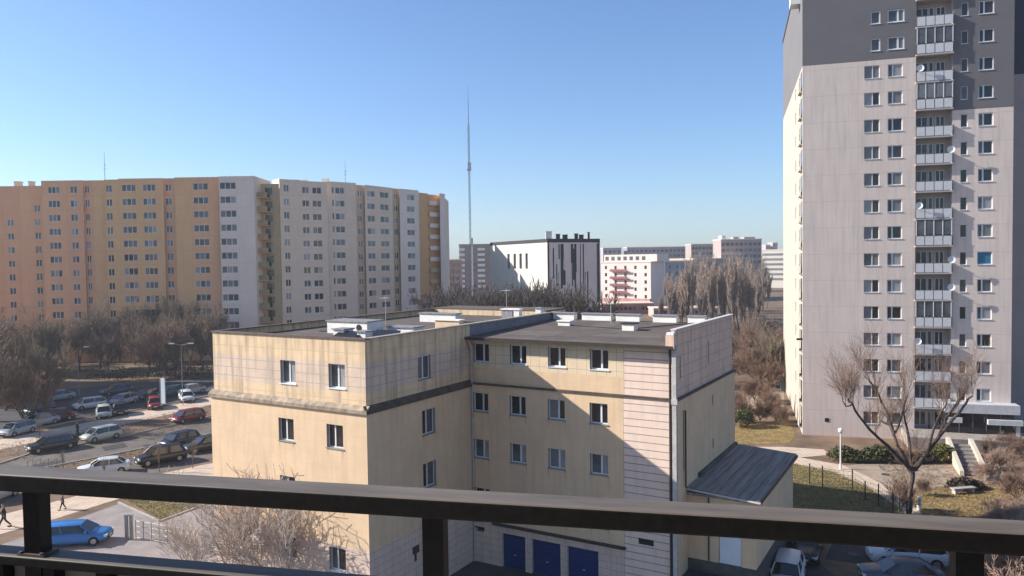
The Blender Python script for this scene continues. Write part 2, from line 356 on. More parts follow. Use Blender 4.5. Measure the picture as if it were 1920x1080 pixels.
b = MB(); wall(b, (-i_, i_), (1, 0), 10.2 + i_, 12.35, 14.3, holes([c + i_ for c in cwn], [13.28], 1.16, 1.2), .22, rmi=1); b.build('upper_wall', [TILEC, REV], T)
b = MB(); wall(b, (-i_, i_), (1, 0), 10.2 + i_, ZB, 12.35); b.build('upper_wall', CREAM, T)
b = MB(); wall(b, (10.2, i_), (1, 0), XR - i_ - 10.2, ZB, 14.3); b.build('upper_ribbed_wall', STRIP, T)
b = MB(); wall(b, (XR - i_, -.0), (0, 1), YB - i_, ZB, 15.12, [(6.4, 6.6, 12.5, 13.9), (.85, 1.05, 12.4, 13.6)]); wall(b, (XR - i_, YB - i_), (-1, 0), XR - XL - 2 * i_, ZB, 14.5); b.build('upper_right_wall', GREYP, T)
# ledge between the floors
b = MB()
def ledge(b, pa, pb, n, out=.12):   # sloped ledge
    (x0, y0), (x1, y1) = pa, pb; nx, ny = n
    z0, z1, z2 = ZB - .16, ZB + .03, ZB + .26
    A = lambda x, y, q, z: (x + nx * q, y + ny * q, z)
    b.quad(A(x0, y0, out, z0), A(x1, y1, out, z0), A(x1, y1, out, z1), A(x0, y0, out, z1))
    b.quad(A(x0, y0, out, z1), A(x1, y1, out, z1), A(x1, y1, -i_ - .02, z2), A(x0, y0, -i_ - .02, z2))
    b.quad(A(x0, y0, -.02, z0), A(x1, y1, -.02, z0), A(x1, y1, out, z0), A(x0, y0, out, z0))
    b.quad(A(x0, y0, -.02, z0), A(x0, y0, out, z0), A(x0, y0, out, z1), A(x0, y0, -i_, z2))
    b.quad(A(x1, y1, out, z0), A(x1, y1, -.02, z0), A(x1, y1, -i_, z2), A(x1, y1, out, z1))
ledge(b, (XL - .1, Y0), (.1, Y0), (0, -1)); b.build('ledge', LEDGE, T)
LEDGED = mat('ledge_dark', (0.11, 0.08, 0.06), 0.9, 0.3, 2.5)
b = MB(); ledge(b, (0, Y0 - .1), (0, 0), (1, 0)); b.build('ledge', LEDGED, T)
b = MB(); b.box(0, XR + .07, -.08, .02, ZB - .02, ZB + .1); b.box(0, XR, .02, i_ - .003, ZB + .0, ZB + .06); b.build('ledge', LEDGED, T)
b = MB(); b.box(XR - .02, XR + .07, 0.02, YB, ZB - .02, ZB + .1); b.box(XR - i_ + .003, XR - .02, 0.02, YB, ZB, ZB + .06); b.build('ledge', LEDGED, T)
# roofs
b = MB(); b.box(XL + i_ + .05, -i_ - .22, Y0 + i_ + .2, YB - i_, 14.3, 14.6); b.build('roof', ROOFG, T)
b = MB()
b.face([(-i_, -.42, 14.28), (XR - .28, -.42, 14.28), (XR - .28, YB - .3, 14.55), (-i_, YB - .3, 14.55)]); b.build('roof', ROOFG, T)
b = MB(); b.box(-i_ + .01, XR - .1, -.48, -.42, 14.12, 14.30); b.box(-i_ + .01, XR - .1, -.42, i_, 14.12, 14.16); b.build('eaves_gutter', PIPEB, T)
# parapet copings and inner faces
CAP = mat('coping_brown', (0.13, 0.09, 0.07), 0.7, 0.3, 3)
b = MB(); b.box(XL + .06, -.06, Y0 + .06, Y0 + .42, ZT, ZT + .07); b.box(XL + .06, XL + .4, Y0 + .42, YB, ZT, ZT + .07); b.build('coping', CAP, T)
CAPG = mat('coping_grey', (0.33, 0.28, 0.23), 0.8, 0.25, 3)
b = MB(); b.box(-.46, -.06, Y0 + .42, YB - .1, ZT + .002, ZT + .07); b.build('coping', CAPG, T)
b = MB(); b.quad((-i_, 0.14, 14.28), (-i_, YB, 14.28), (-i_, YB, ZT), (-i_, 0.14, ZT)); b.quad((-.42, YB, 14.6), (-.42, Y0 + .4, 14.6), (-.42, Y0 + .4, ZT), (-.42, YB, ZT)); b.quad((-.42, Y0 + .4, 14.6), (XL + .4, Y0 + .4, 14.6), (XL + .4, Y0 + .4, ZT), (-.42, Y0 + .4, ZT))
b.quad((-.42, YB, 14.5), (-i_, YB, 14.5), (-i_, YB, ZT), (-.42, YB, ZT)); b.build('parapet', mat('parapet_felt', (.2, .19, .2), .9, .2, 3), T)
b = MB(); b.box(XR - .36, XR - .05, -.02, YB - .05, 15.122, 15.18); b.build('coping', mat('coping_white', (.6, .55, .5), .7, .1), T)
b = MB(); b.box(XR - .34, XR - i_ - .003, 0.0, YB - .2, 14.3, 15.12); b.box(XR - .5, XR - .02, -.46, -.04, 14.17, 14.9); b.build('parapet', GREYP, T)
b = MB(); b.box(XR - .46, XR - .06, -.42, -.1, 14.9, 15.02); b.build('coping', WHITEP, T)
b = MB(); b.box(XL + i_, -1.2, YB + .003, 15.9, 0, 14.99); b.build('rear_wing', CREAMT, T)
b = MB(); b.box(XL + i_ - .05, -1.15, YB + .1, 15.95, 14.992, 15.1); b.build('roof', ROOFG, T)
# downpipes
b = MB(); b.tube((12.98, -.1, 0), (12.98, -.1, 14.1), .075, .075, 10); b.build('downpipe', PIPEB, T)
b = MB(); b.box(13.1, 13.33, -.16, -.02, 0, 14.1); b.box(13.06, 13.4, -.2, -.0, 11.1, 11.4); b.box(13.02, 13.42, -.22, 0, 14.1, 14.3); b.build('downpipe', PIPE, T)
b = MB(); b.tube((13.46, 1.05, 6.3), (13.46, 1.05, 10.6), .05, .05, 8); b.build('downpipe', PIPEB, T)
b = MB(); b.tube((.02, -.35, 14.15), (.18, -.05, 13.4), .07, .07, 8); b.tube((.1, -.06, 0), (.1, -.06, 13.45), .05, .05, 8); b.build('downpipe', PIPE, T)
# windows
for c in aw:
    for z in rows[1:]: window(T, (c, Y0), (1, 0), 1.18, 1.27, z, (.42,), panes=[3 if z < 9 else 1, 1], sill=SILL, depth=.19)
    window(T, (c, Y0), (1, 0), 1.18, 1.27, 3.1, (.42,), panes=[2, 1], sill=SILLW, depth=.19)
for c in (-5.8, -2.15): window(T, (c, Y0 + i_), (1, 0), 1.18, 1.3, 12.98, (.5,), panes=[2, 3], sill=WHITE, depth=.19)
for z in (6.67, 9.76): window(T, (0, Y0 + 5.34), (0, 1), 1.25, 1.45, z, (.45,), panes=[0, 2], sill=SILL, depth=.19)
window(T, (-i_, Y0 + i_ + 5.06), (0, 1), 1.2, 1.35, 12.925, (.5,), panes=[4, 2], sill=SILL, depth=.17)
pc = [[0, 0], [1, 0], [2, 4], [0, 0]]
for k, c in enumerate(cwn):
    window(T, (c, i_), (1, 0), 1.16, 1.2, 13.28, (.6,), panes=[[0, 1, 0, 0][k], 0], sill=SILLW, depth=.19, fr=.075)
    for j, z in enumerate((4.15, 7.24, 10.18)):
        window(T, (c, 0), (1, 0), 1.12, 1.2, z, (.6,), panes=[[0, 2, 0][j] if k != 2 else 4, [1, 3, 0][j]], sill=SILL, depth=.19, fr=.07)
b = MB(); b.box(11.1, 11.9, .06, .1, 3.05, 3.4); b.box(11.08, 11.92, -.03, .03, 3.2, 3.26); b.build('vent', DARKM, T)
b = MB(); b.box(.25, .75, .2, .24, 1.95, 2.2); b.box(.15, .85, -.08, .02, 2.2, 2.26); b.build('vent', DARKM, T)
b = MB(); b.box(-.01, .1, Y0 + 3.6, Y0 + 4.1, 2.55, 2.95); b.box(0, .06, Y0 + 3.75, Y0 + 3.9, 2.1, 2.55); b.build('vent', mat('vent_brown', (.07, .05, .04), .6, .3), T)
b = MB(); b.box(1.5, 10.3, -.22, -.002, 2.62, 2.74); b.build('canopy', PIPEB, T)
for (x0, x1) in ((2.1, 3.75), (4.2, 6.15), (6.6, 8.6)):
    b = MB(); b.box(x0, x1, .2, .26, 0, 2.15)
    for q in range(1, 9): b.box(x0 + .02, x1 - .02, .175, .2, q * .24 - .008, q * .24 + .208)
    dd = b.build('garage_door', BLUED, T)
    b = MB(); b.box((x0 + x1) / 2 - .07, (x0 + x1) / 2 + .07, .15, .175, .8, .85); b.build('handle', PIPE, dd)
for y_, z_ in ((6.88, 10.2), (6.92, 7.5)):
    b = MB(); b.box(XR - .11, XR - .09, y_ - .13, y_ + .13, z_ - .3, z_ + .3); b.build('slot_window', GLASS[0], T)
b = MB(); b.box(XR - .11, XR - .09, .94, 1.16, 7.2, 10.6); b.build('slot_window', GLASS[0], T)
b = MB(); b.box(XR - i_ - .11, XR - i_ - .09, 6.38, 6.62, 12.5, 13.9); b.build('slot_window', GLASS[0], T)
b = MB(); b.box(XR - i_ - .11, XR - i_ - .09, .84, 1.06, 12.4, 13.6); b.build('slot_window', GLASS[0], T)
# annex
b = MB(); xa, ya, yb = 17.12, 1.67, 12.3
wall(b, (XR, ya), (1, 0), xa - XR, 2.15, 5.85, [(1.75, 3.0, 2.15, 4.3)]); wall(b, (xa, ya), (0, 1), yb - ya, 2.15, 5.85); wall(b, (xa, yb), (-1, 0), xa - XR, 2.15, 5.85)
an = b.build('annex', CREAM, T)
b = MB(); b.box(XR + .01, xa + .03, ya - .03, yb + .03, 0, 2.15); b.build('plinth', PLINTH, an)
b = MB(); b.box(XR + 1.78, XR + 2.97, ya + .06, ya + .1, 2.15, 4.28); b.build('door', WHITE, an)
AROOF = mat('annex_roof', (.26, .225, .20), .8, .35, 1.4, bump=.2, stretch=(4, .25, 1), brick=(.6, 30, .02, (.08, .07, .06)))
b = MB(); b.face([(XR, ya - .25, 6.2), (xa + .25, ya - .25, 5.95), (xa + .25, yb + .1, 6.05), (XR, yb + .1, 6.3)])
b.box(XR, xa + .22, ya - .22, yb + .08, 5.8, 5.94); b.build('roof', AROOF, an)
b = MB(); b.tube((XR + .05, ya - .3, 6.12), (xa + .3, ya - .3, 5.88), .06, .06, 8, True); b.build('gutter', PIPE, an)
b = MB(); b.box(xa + .22, xa + .3, ya - .3, yb + .1, 5.8, 5.98); b.build('roof_edge', PIPEB, an)
b = MB(); b.box(XR + .0, XR + .18, ya + 2, yb, 6.22, 6.45); b.build('flashing', mat('flash', (.12, .1, .09), .8, .4, 3), an)
b = MB(); b.tube((XR + 1.2, ya - .06, 2.2), (XR + 1.2, ya - .06, 5.9), .04, .04, 8); b.build('downpipe', PIPEB, an)

def on_office(x, y, z): return (*bw(x, y), z)
def roof_box(name, label, cat, x, y, z, sx, sy, sz, body, top, group, extra=0):
    o = thing(name, label, cat, on_office(x, y, z), -R(30.4), group)
    b = MB(); b.box(-sx / 2, sx / 2, -sy / 2, sy / 2, 0, sz); b.build('body', body, o)
    b = MB(); b.box(-sx / 2 - .08, sx / 2 + .08, -sy / 2 - .08, sy / 2 + .08, sz, sz + .07); b.build('cap', top, o)
    if extra:
        b = MB(); b.tube((sx * .3, -sy / 2 - .03, sz * .55), (sx * .3, -sy / 2 + .01, sz * .55), .2, .2, 16, True); b.build('fan', DARKM, o)
    return o
TOPG = mat('flashing_grey', (.25, .23, .23), .6, .2, 4)
ROOFS = 14.6
lab = ['long white roof vent at the left end of the far row', 'long white roof vent second in the far row', 'long white roof vent third in the far row', 'long white roof vent fourth in the far row', 'short white roof vent at the right end of the far row']
for k, (x0, x1) in enumerate(((-.9 + .9, .95 + .8), (2.4, 4.7), (5.1, 6.9), (7.9, 9.6), (10.4, 11.6))):
    roof_box('roof_vent', lab[k], 'roof vent', (x0 + x1) / 2, 11.6, 14.53, x1 - x0, .55, .46, WHITEP, TOPG, 'white vents along the far edge of the grey roof')
roof_box('vent_box', 'big white ventilation box with round fan on the left roof', 'ventilation unit', -6.4, -3.5, ROOFS, 3.3, 1.5, .75, WHITEP, TOPG, 'boxes on the office roof', 1)
roof_box('vent_box', 'low white box in front of the big ventilation box', 'ventilation unit', -4.5, -6.6, ROOFS, .8, .8, .55, WHITEP, TOPG, 'boxes on the office roof')
roof_box('vent_box', 'small white box on the roof beside the black panels', 'ventilation unit', -2.6, -6.9, ROOFS, .6, .6, .5, WHITEP, TOPG, 'boxes on the office roof')
roof_box('vent_box', 'long white box at the back of the left roof', 'ventilation unit', -6.3, 5.5, ROOFS, 3.2, .7, .6, WHITEP, TOPG, 'boxes on the office roof')
roof_box('vent_box', 'flat white box on the middle of the left roof', 'ventilation unit', -3.4, -2.2, ROOFS, 2.0, 1.0, .35, WHITEP, TOPG, 'boxes on the office roof')
roof_box('vent_box', 'white topped chimney box near the inner roof corner', 'chimney', -1.9, .4, ROOFS, 1.9, .5, .62, CREAM, WHITEP, 'boxes on the office roof')
roof_box('vent_box', 'small grey chimney box behind the inner roof corner', 'chimney', -2.6, 9.2, ROOFS, .9, .7, .75, TOPG, WHITEP, 'boxes on the office roof')
roof_box('vent_box', 'tall thin white chimney near the back of the left roof', 'chimney', -1.5, 8.6, ROOFS, .45, .45, .8, WHITEP, WHITEP, 'boxes on the office roof')
roof_box('vent_box', 'white chimney at the far end of the left roof', 'chimney', -1.1, 11.2, ROOFS, .45, .45, .75, WHITEP, TOPG, 'boxes on the office roof')
roof_box('vent_box', 'small white roof vent alone in the middle of the grey roof', 'roof vent', 2.9, 7.6, 14.45, .9, .6, .3, WHITEP, WHITEP, 'boxes on the office roof')
roof_box('vent_box', 'white roof vent with dark lid near the right side of the grey roof', 'roof vent', 8.2, 6.2, 14.42, .8, .7, .42, WHITEP, DARKM, 'boxes on the office roof')
for k, (x, y, l_) in enumerate(((-3.6, -7.3, 'black tilted panel at the front corner of the left roof'), (-2.0, -6.0, 'black tilted panel behind the front parapet of the left roof'))):
    o = thing('roof_panel', l_, 'roof panel', on_office(x, y, ROOFS), -R(30.4), 'black panels on the left roof')
    b = MB(); b.quad((-.9, -.5, .12), (.9, -.5, .12), (.9, .5, .5), (-.9, .5, .5)); b.quad((-.9, .5, .46), (.9, .5, .46), (.9, -.5, .08), (-.9, -.5, .08)); b.build('panel', BLACK, o)
    b = MB()
    for sx in (-.8, .8): b.tube((sx, .45, 0), (sx, .45, .48), .02, .02, 6); b.tube((sx, -.45, 0), (sx, -.45, .12), .02, .02, 6)
    b.build('stand', PIPE, o)

for k, (x, y, hh_, l_) in enumerate(((-8.5, 2.0, 2.2, 'thin aerial on the back left of the office roof'), (-1.2, 6.5, 2.6, 'thin aerial behind the inner roof corner'), (5.5, 9.5, 1.6, 'thin aerial on the grey roof near the white vents'))):
    o = thing('roof_aerial', l_, 'aerial', on_office(x, y, 14.45), -R(30.4), 'aerials on the office roof')
    b = MB(); b.tube((0, 0, 0), (0, 0, hh_), .025, .018, 6, True); b.build('pole', PIPE, o)
    b = MB()
    for q in range(4): b.tube((-.35 + .06 * q, -.3 + .2 * q, hh_ - .15), (.35 - .06 * q, -.3 + .2 * q, hh_ - .15), .01, .01, 4)
    b.tube((0, -.35, hh_ - .15), (0, .4, hh_ - .15), .012, .012, 4); b.build('crossbars', PIPE, o)
for (p0, p1) in (((-9, -4, 14.66), (-2, -1, 14.66)), ((-2, -1, 14.66), (-1.2, 6.5, 14.66)), ((2.9, 7.6, 14.5), (8.2, 6.2, 14.5)), ((8.2, 6.2, 14.5), (11, 11, 14.6))):
    b = MB(); b.tube(p0, p1, .03, .03, 5); b.build('roof_cable', DARKM, T)
for k, (x0, x1, y0, y1, z) in enumerate(((1, 5, 1.5, 4.2, 14.36), (7, 11.5, 2.5, 4.0, 14.37), (4.5, 6.5, 6, 10.5, 14.5))):
    zz = lambda y: 14.28 + (y + .42) / 12.42 * .27 + .006 + k * .002
    b = MB(); b.face([(x0, y0, zz(y0)), (x1, y0 + .2, zz(y0 + .2)), (x1 - .4, y1, zz(y1)), (x0 + .3, y1 - .3, zz(y1 - .3))]); b.build('felt_patch', mat('felt_patch', (.14, .11, .09), .9, .2, 2), T)

# ------------------------------------------------------------------ the tall tower on the right
TW = thing('tower_block', 'tall grey apartment tower with dark top storeys and white balconies', 'building', (30.82, 80.27, 0), -R(16.3))
TWL = mat('tower_light', (0.73, 0.595, 0.505), 0.9, 0.05, .25, uv=True, streak=((.50, .41, .36), .5), bump=.06, brick=(5.4, 2.746, .03, (.60, .48, .41)))
TWD = mat('tower_dark', (0.165, 0.152, 0.152), 0.9, 0.06, .25, uv=True)
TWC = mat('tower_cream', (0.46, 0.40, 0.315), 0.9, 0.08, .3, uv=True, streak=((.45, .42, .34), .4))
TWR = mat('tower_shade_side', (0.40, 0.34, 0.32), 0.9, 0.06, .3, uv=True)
TWB = mat('tower_navy', (0.045, 0.055, 0.085), 0.85, 0.06, .3, uv=True)
TWG = mat('loggia_wall', (0.42, 0.38, 0.36), 0.9, 0.06, .5, uv=True)
zc = [2.13 + 2.746 * n for n in range(17)]
TZ = 50.0; XE = 19.4; c1, c2, c3, c4 = 6.67, 8.84, 15.1, 17.0; w1, w2, w3, w4, hh = 1.45, 1.38, .62, 1.32, 1.3
lowl = [z for z in zc if z < 38.9]; hil = [z for z in zc if z > 39]
b = MB(); wall(b, (0, 0), (1, 0), 10.75, 0, 38.98, holes([c1], lowl, w1, hh) + holes([c2], lowl, w2, hh), .14)
wall(b, (14.05, 0), (1, 0), XE - 14.05, 0, 33.41, holes([c3 - 14.05], [z for z in zc[1:] if z < 33], w3, hh) + holes([c4 - 14.05], [z for z in zc[1:] if z < 33], w4, hh), .14)
b.build('wall', TWL, TW)
b = MB(); wall(b, (0, 0), (1, 0), 10.75, 38.98, TZ, holes([7.0], hil, .9, hh) + holes([8.9], hil, 1.55, hh), .14)
hr = [z for z in zc if z > 33.5]
wall(b, (14.05, 0), (1, 0), XE - 14.05, 33.41, TZ, holes([c3 - 14.05], hr, w3, hh) + holes([c4 - 14.05], hr, w4, hh), .14)
wall(b, (0, 32), (0, -1), 32, 38.98, TZ); b.build('dark_wall', TWD, TW)
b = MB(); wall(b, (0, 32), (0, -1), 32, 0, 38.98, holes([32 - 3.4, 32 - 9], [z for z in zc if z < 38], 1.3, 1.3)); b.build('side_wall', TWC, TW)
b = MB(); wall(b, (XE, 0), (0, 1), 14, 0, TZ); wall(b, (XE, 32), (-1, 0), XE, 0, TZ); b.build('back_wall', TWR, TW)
b = MB(); b.box(-.1, XE + .1, -.1, 32, TZ, TZ + .3); b.build('roof', ROOFG, TW)
# loggia recess
b = MB(); LD = 1.15
b.quad((10.75, 0, .0), (10.75, LD, 0), (10.75, LD, TZ), (10.75, 0, TZ)); b.quad((14.05, LD, 0), (14.05, 0, 0), (14.05, 0, TZ), (14.05, LD, TZ))
wall(b, (10.75, LD), (1, 0), 3.3, 0, TZ); b.build('loggia', TWG, TW)
random.seed(3)
for n, z in enumerate(zc):
    if z < 38.9:
        window(TW, (c1, 0), (1, 0), w1, hh, z, (.55,), panes=[random.choice([4, 2, 4, 3]), random.choice([0, 0, 2, 1, 0, 4])], sill=SILLW, depth=.12, fr=.05)
        window(TW, (c2, 0), (1, 0), w2, hh, z, (.34,), panes=[random.choice([0, 2, 0]), random.choice([4, 2, 1, 0, 3, 0])], sill=SILLW, depth=.12, fr=.08)
    else:
        window(TW, (7.0, 0), (1, 0), .9, hh, z, (), panes=[2], sill=WHITE, depth=.12, fr=.11)
        window(TW, (8.9, 0), (1, 0), 1.55, hh, z, (.62,), panes=[2, 4], sill=WHITE, depth=.12, fr=.11)
    if n > 0:
        window(TW, (c3, 0), (1, 0), w3, hh, z, (), panes=[random.choice([0, 0, 1, 2])], sill=SILLW, depth=.12, fr=.06)
        if n == 6: window(TW, (c4, 0), (1, 0), w4, hh, z, (), pane=GBLUE, sill=SILLW, depth=.12, fr=.07)
        else: window(TW, (c4, 0), (1, 0), w4, hh, z, (.34,), panes=[random.choice([0, 2, 0]), random.choice([4, 2, 1, 0, 0, 3])], sill=SILLW, depth=.12, fr=.09)
    if 1 <= n:
        bm_ = MB(); zf = z - 1.42
        bm_.box(10.70, 14.1, -.32, LD - .005, zf - .14, zf)
        bal = bm_.build('balcony', TWG, TW)
        for q in range(4):
            x0 = 10.78 + q * .82
            b = MB(); b.box(x0, x0 + .74, -.33, -.29, zf + .06, zf + .96); b.build('railing_panel', mat('panel_white', (.62, .60, .59), .5, .06, 3), bal)
        b = MB(); b.box(10.72, 14.08, -.34, -.28, zf + .98, zf + 1.03)
        for q in range(5): b.box(10.73 + q * .82 - .02, 10.73 + q * .82 + .02, -.32, -.28, zf, zf + .98)
        b.box(10.7, 10.74, -.32, 0, zf + .98, zf + 1.03); b.box(14.06, 14.1, -.32, 0, zf + .98, zf + 1.03); b.box(14.07, 14.09, -.3, 0, zf + .05, zf + .96)
        b.build('railing', mat('rail_brown', (.16, .14, .13), .6, .1), bal)
    for (xx, ww_) in ((11.5, 1.1), (12.35, .4), (13.2, .8)):
        window(TW, (xx, LD), (1, 0), ww_, 1.5 if ww_ > .5 else 2.1, z - (0 if ww_ > .5 else .3), (.5,) if ww_ > .5 else (), pane=random.choice([0, 0, 1, 2]), depth=-.04, fr=.05)
    if n in (4, 7, 12, 14):    # glazed-in balconies
        b = MB(); b.box(10.78, 14.0, -.27, -.25, z - .3, z + 1.1); g = b.build('balcony_glazing', GLASS[2 if n != 12 else 4], TW)
        b = MB()
        for q in range(5): b.box(10.76 + q * .8, 10.82 + q * .8, -.3, -.24, z - .4, z + 1.16)
        b.build('frame', WHITE, g)
    if z < 38:
        window(TW, (0, 3.4), (0, -1), 1.3, 1.3, z, (.5,), pane=random.choice([1, 2, 4]), depth=.1, fr=.07)
        window(TW, (0, 9), (0, -1), 1.3, 1.3, z, (.5,), pane=2, depth=.1, fr=.07)
        b = MB(); b.box(-.32, 0, .5, 2.3, z - 1.5, z - 1.38); b.box(-.32, -.28, .5, 2.3, z - 1.38, z - .4); sb = b.build('balcony', TWC, TW)
        b = MB(); b.box(-.02, .0, .7, 2.1, z - .9, z + .8); b.build('door', GLASS[1], sb)
for z in (10.2,):
    b = MB(); b.box(-.6, 0, .1, .2, z - .1, z + .12); b.build('bracket', DARKM, TW)
b = MB(); b.box(-.6, 0, 28.5, 31, 0, 2.9); b.build('porch', mat('porch_grey', (.3, .32, .3), .8, .1), TW)
b = MB(); b.box(-1.0, -.004, 2.6, 4.4, 46.3, 47.8); b.build('roof_unit', WHITE, TW)
b = MB(); b.box(2.2, 2.6, -.03, .02, 1.5, 1.9); b.build('vent', DARKM, TW)
random.seed(8)
for n, xx in ((3, 10.9), (5, 13.9), (8, 10.95), (10, 13.8), (13, 11.0), (6, 13.9)):
    zf = zc[n] - 1.42; b = MB(); b.tube((xx, -.36, zf + .9), (xx, -.62, zf + 1.3), .02, .02, 6)
    for a_ in range(12):
        t0, t1 = a_ * math.pi / 6, (a_ + 1) * math.pi / 6; c_ = (xx, -.56, zf + 1.3)
        for (ra, rb, ya_, yb_) in ((0, .2, 0, -.03), (.2, .36, -.03, -.1)):
            b.quad((c_[0] + ra * math.cos(t0), c_[1] + ya_, c_[2] + ra * math.sin(t0)), (c_[0] + rb * math.cos(t0), c_[1] + yb_, c_[2] + rb * math.sin(t0)), (c_[0] + rb * math.cos(t1), c_[1] + yb_, c_[2] + rb * math.sin(t1)), (c_[0] + ra * math.cos(t1), c_[1] + ya_, c_[2] + ra * math.sin(t1)))
    b.build('satellite_dish', WHITE, TW)
# entrance
b = MB(); b.box(13.2, XE + .35, -1.5, -.004, 3.25, 4.15); b.build('canopy', mat('canopy_white', (.5, .48, .47), .7, .1, 2), TW)
for bx in ((16.9, XE + .5, -1.9, -1.5, 2.25, 2.75), (13.3, 14.7, -1.7, -1.5, 2.3, 2.8)):
    b = MB(); b.box(*bx); b.build('entrance_fascia', mat('canopy_white', (.5, .48, .47)), TW)
b = MB(); b.box(XE, XE + .3, -1.7, -1.4, 0, 2.25); b.build('pillar', mat('canopy_white', (.5, .48, .47)), TW)
b = MB(); b.box(13.3, XE - .1, -1.2, -.02, 1.25, 3.25); ent = b.build('entrance', GLASS[0], TW)
b = MB()
for q in range(6): b.box(13.3 + q * 1.2, 13.38 + q * 1.2, -1.24, -1.2, 1.25, 3.2)
b.build('frame', mat('ent_grey', (.1, .1, .11), .5), ent)
# the wing behind
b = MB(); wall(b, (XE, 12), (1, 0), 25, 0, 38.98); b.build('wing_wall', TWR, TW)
b = MB(); wall(b, (XE, 12), (1, 0), 25, 38.98, TZ); b.build('wing_dark_wall', TWB, TW)
b = MB(); b.box(XE + 0.4, XE + 2.7, 11.75, 12.0, 0, TZ); b.build('wing_dark_strip', mat('navy_strip', (.02, .024, .035), .3, .2), TW)  # dark navy vertical strip near the wing's left end
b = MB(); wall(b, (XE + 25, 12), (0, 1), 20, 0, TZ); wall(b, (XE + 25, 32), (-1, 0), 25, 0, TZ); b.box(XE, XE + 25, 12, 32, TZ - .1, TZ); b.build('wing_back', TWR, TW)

# terrace, steps
def tw(x, y): a_ = -R(16.3); return (30.82 + x * math.cos(a_) - y * math.sin(a_), 80.27 + x * math.sin(a_) + y * math.cos(a_))
b = MB(); b.prism([tw(9.5, -4.2), tw(22, -4.2), tw(22, -.01), tw(9.5, -.01)], 0, 1.2); tag(b.build('terrace', mat('terrace_concrete', (.30, .25, .21), .9, .2, 2)), kind='structure')
sA = gp(1800, 832, 1.2); sB = gp(1826, 893, 0)
st = thing('stairs', 'outdoor steps between two pale sloping side walls', 'stairs', (sA[0], sA[1], 0), math.atan2(sB[1] - sA[1], sB[0] - sA[0]))
L = math.hypot(sB[0] - sA[0], sB[1] - sA[1]); n = 8
b = MB()
for q in range(n): b.box(q * L / n, (q + 1) * L / n, -.75, .75, 0, 1.2 - q * 1.2 / n - .01)
b.build('steps', mat('steps_grey', (.2, .17, .15), .9, .15, 4), st)
SW = mat('sandstone_wall', (.55, .46, .35), .9, .065, 3)
for sg in (-1, 1):
    b = MB(); y0, y1 = sg * .77, sg * 1.1
    if y0 > y1: y0, y1 = y1, y0
    k_ = len(b.v); v = [(-.6, 0), (L + .3, 0), (L + .3, .45), (0, 1.65), (-.6, 1.65)]
    pa = [(x, y0, z) for x, z in v]; pb = [(x, y1, z) for x, z in v]
    b.face(pa); b.face(pb[::-1])
    for i in range(5): b.quad(pa[(i + 1) % 5], pa[i], pb[i], pb[(i + 1) % 5])
    b.build('side_wall', SW, st)

# ------------------------------------------------------------------ the long apartment blocks on the left
def seg_frame(p, q):
    L = math.hypot(q[0] - p[0], q[1] - p[1]); return ((q[0] - p[0]) / L, (q[1] - p[1]) / L), L
def pick_panes(n, dark, curt):
    return [random.choice([0] * dark + [1] * 2 + [2] * 3 + [4] * curt + [3] * (curt // 2)) for _ in range(n)]
def X(px, Y): return yp(px, 480, Y)[0]
SH = 2.75
def block(root, segs, ztop, budget=100, seed=1):
    """segs: (px0, Y0, px1, Y1, material, [(window px centre, px width, panes, storeys skipped)], ztop)"""
    random.seed(seed); wins = []
    for (a0, ya, a1, yb, m_, wl, zt) in segs:
        p = (X(a0, ya) - root.location.x, ya - root.location.y); q = (X(a1, yb) - root.location.x, yb - root.location.y)
        d, L = seg_frame(p, q); b = MB(); hs = []
        for (pc_, pw, sp_, top) in wl:
            # centre along the segment where the ray through pc_ crosses it
            lo, hi = 0., 1.
            for _ in range(30):
                mid = (lo + hi) / 2; xx = p[0] + d[0] * L * mid + root.location.x; yy = p[1] + d[1] * L * mid + root.location.y
                pxm = CX + F * xx / yy
                if pxm < pc_ + 0: lo = mid
                else: hi = mid
            s_ = lo * L; ymid = p[1] + d[1] * s_ + root.location.y
            w = pw * ymid / F / max(.35, abs(d[0] - d[1] * (pc_ - CX) / F)) 
            w = min(w, L * .9, 2 * min(s_, L - s_) - .1)
            if w < .3: continue
            z = zt - 1.85 - (0 if top else 0); k = 0
            while z > 1.5:
                if k >= top: hs.append((s_ - w / 2, s_ + w / 2, z - .68, z + .68)); wins.append((p, d, s_, w, z, sp_))
                z -= SH; k += 1
        wall(b, p, d, L, 0, zt, hs, .12); b.build('wall', m_, root)
    wins.sort(key=lambda w: w[3] * -1)
    for k, (p, d, s_, w, z, spn) in enumerate(wins):
        split = tuple((i + 1) / spn for i in range(spn - 1))
        if k < budget:
            window(root, (p[0] + d[0] * s_, p[1] + d[1] * s_), d, w, 1.36, z, split, panes=pick_panes(spn, 3, 3), depth=.1, fr=.08)
        else:
            if k == budget: fr = MB(); gl = MB(); GM = GLASS
            A = Matrix.Translation((p[0] + d[0] * s_ - d[1] * .1, p[1] + d[1] * s_ + d[0] * .1, z)) @ Matrix.Rotation(math.atan2(d[1], d[0]), 4, 'Z')
            gl.box(-w / 2, w / 2, -.0, .04, -.68, .68, mi=random.choice([0, 0, 1, 2, 4, 3]), M=A)
            for i in range(spn + 1):
                x = -w / 2 + w * i / spn; fr.box(max(-w / 2, x - .06), min(w / 2, x + .06), -.04, -.002, -.68, .68, M=A)
            fr.box(-w / 2, w / 2, -.038, -.003, -.66, -.58, M=A)
    if len(wins) > budget:
        # frames and panes of the remaining windows, one part
        off = len(gl.v)
        gl.v += fr.v; gl.f += [tuple(i + off for i in f) for f in fr.f]; gl.uv += fr.uv; gl.mi += [5] * len(fr.f)
        o = gl.build('windows', GLASS + [WHITE], root); o['kind'] = 'stuff'
    return wins
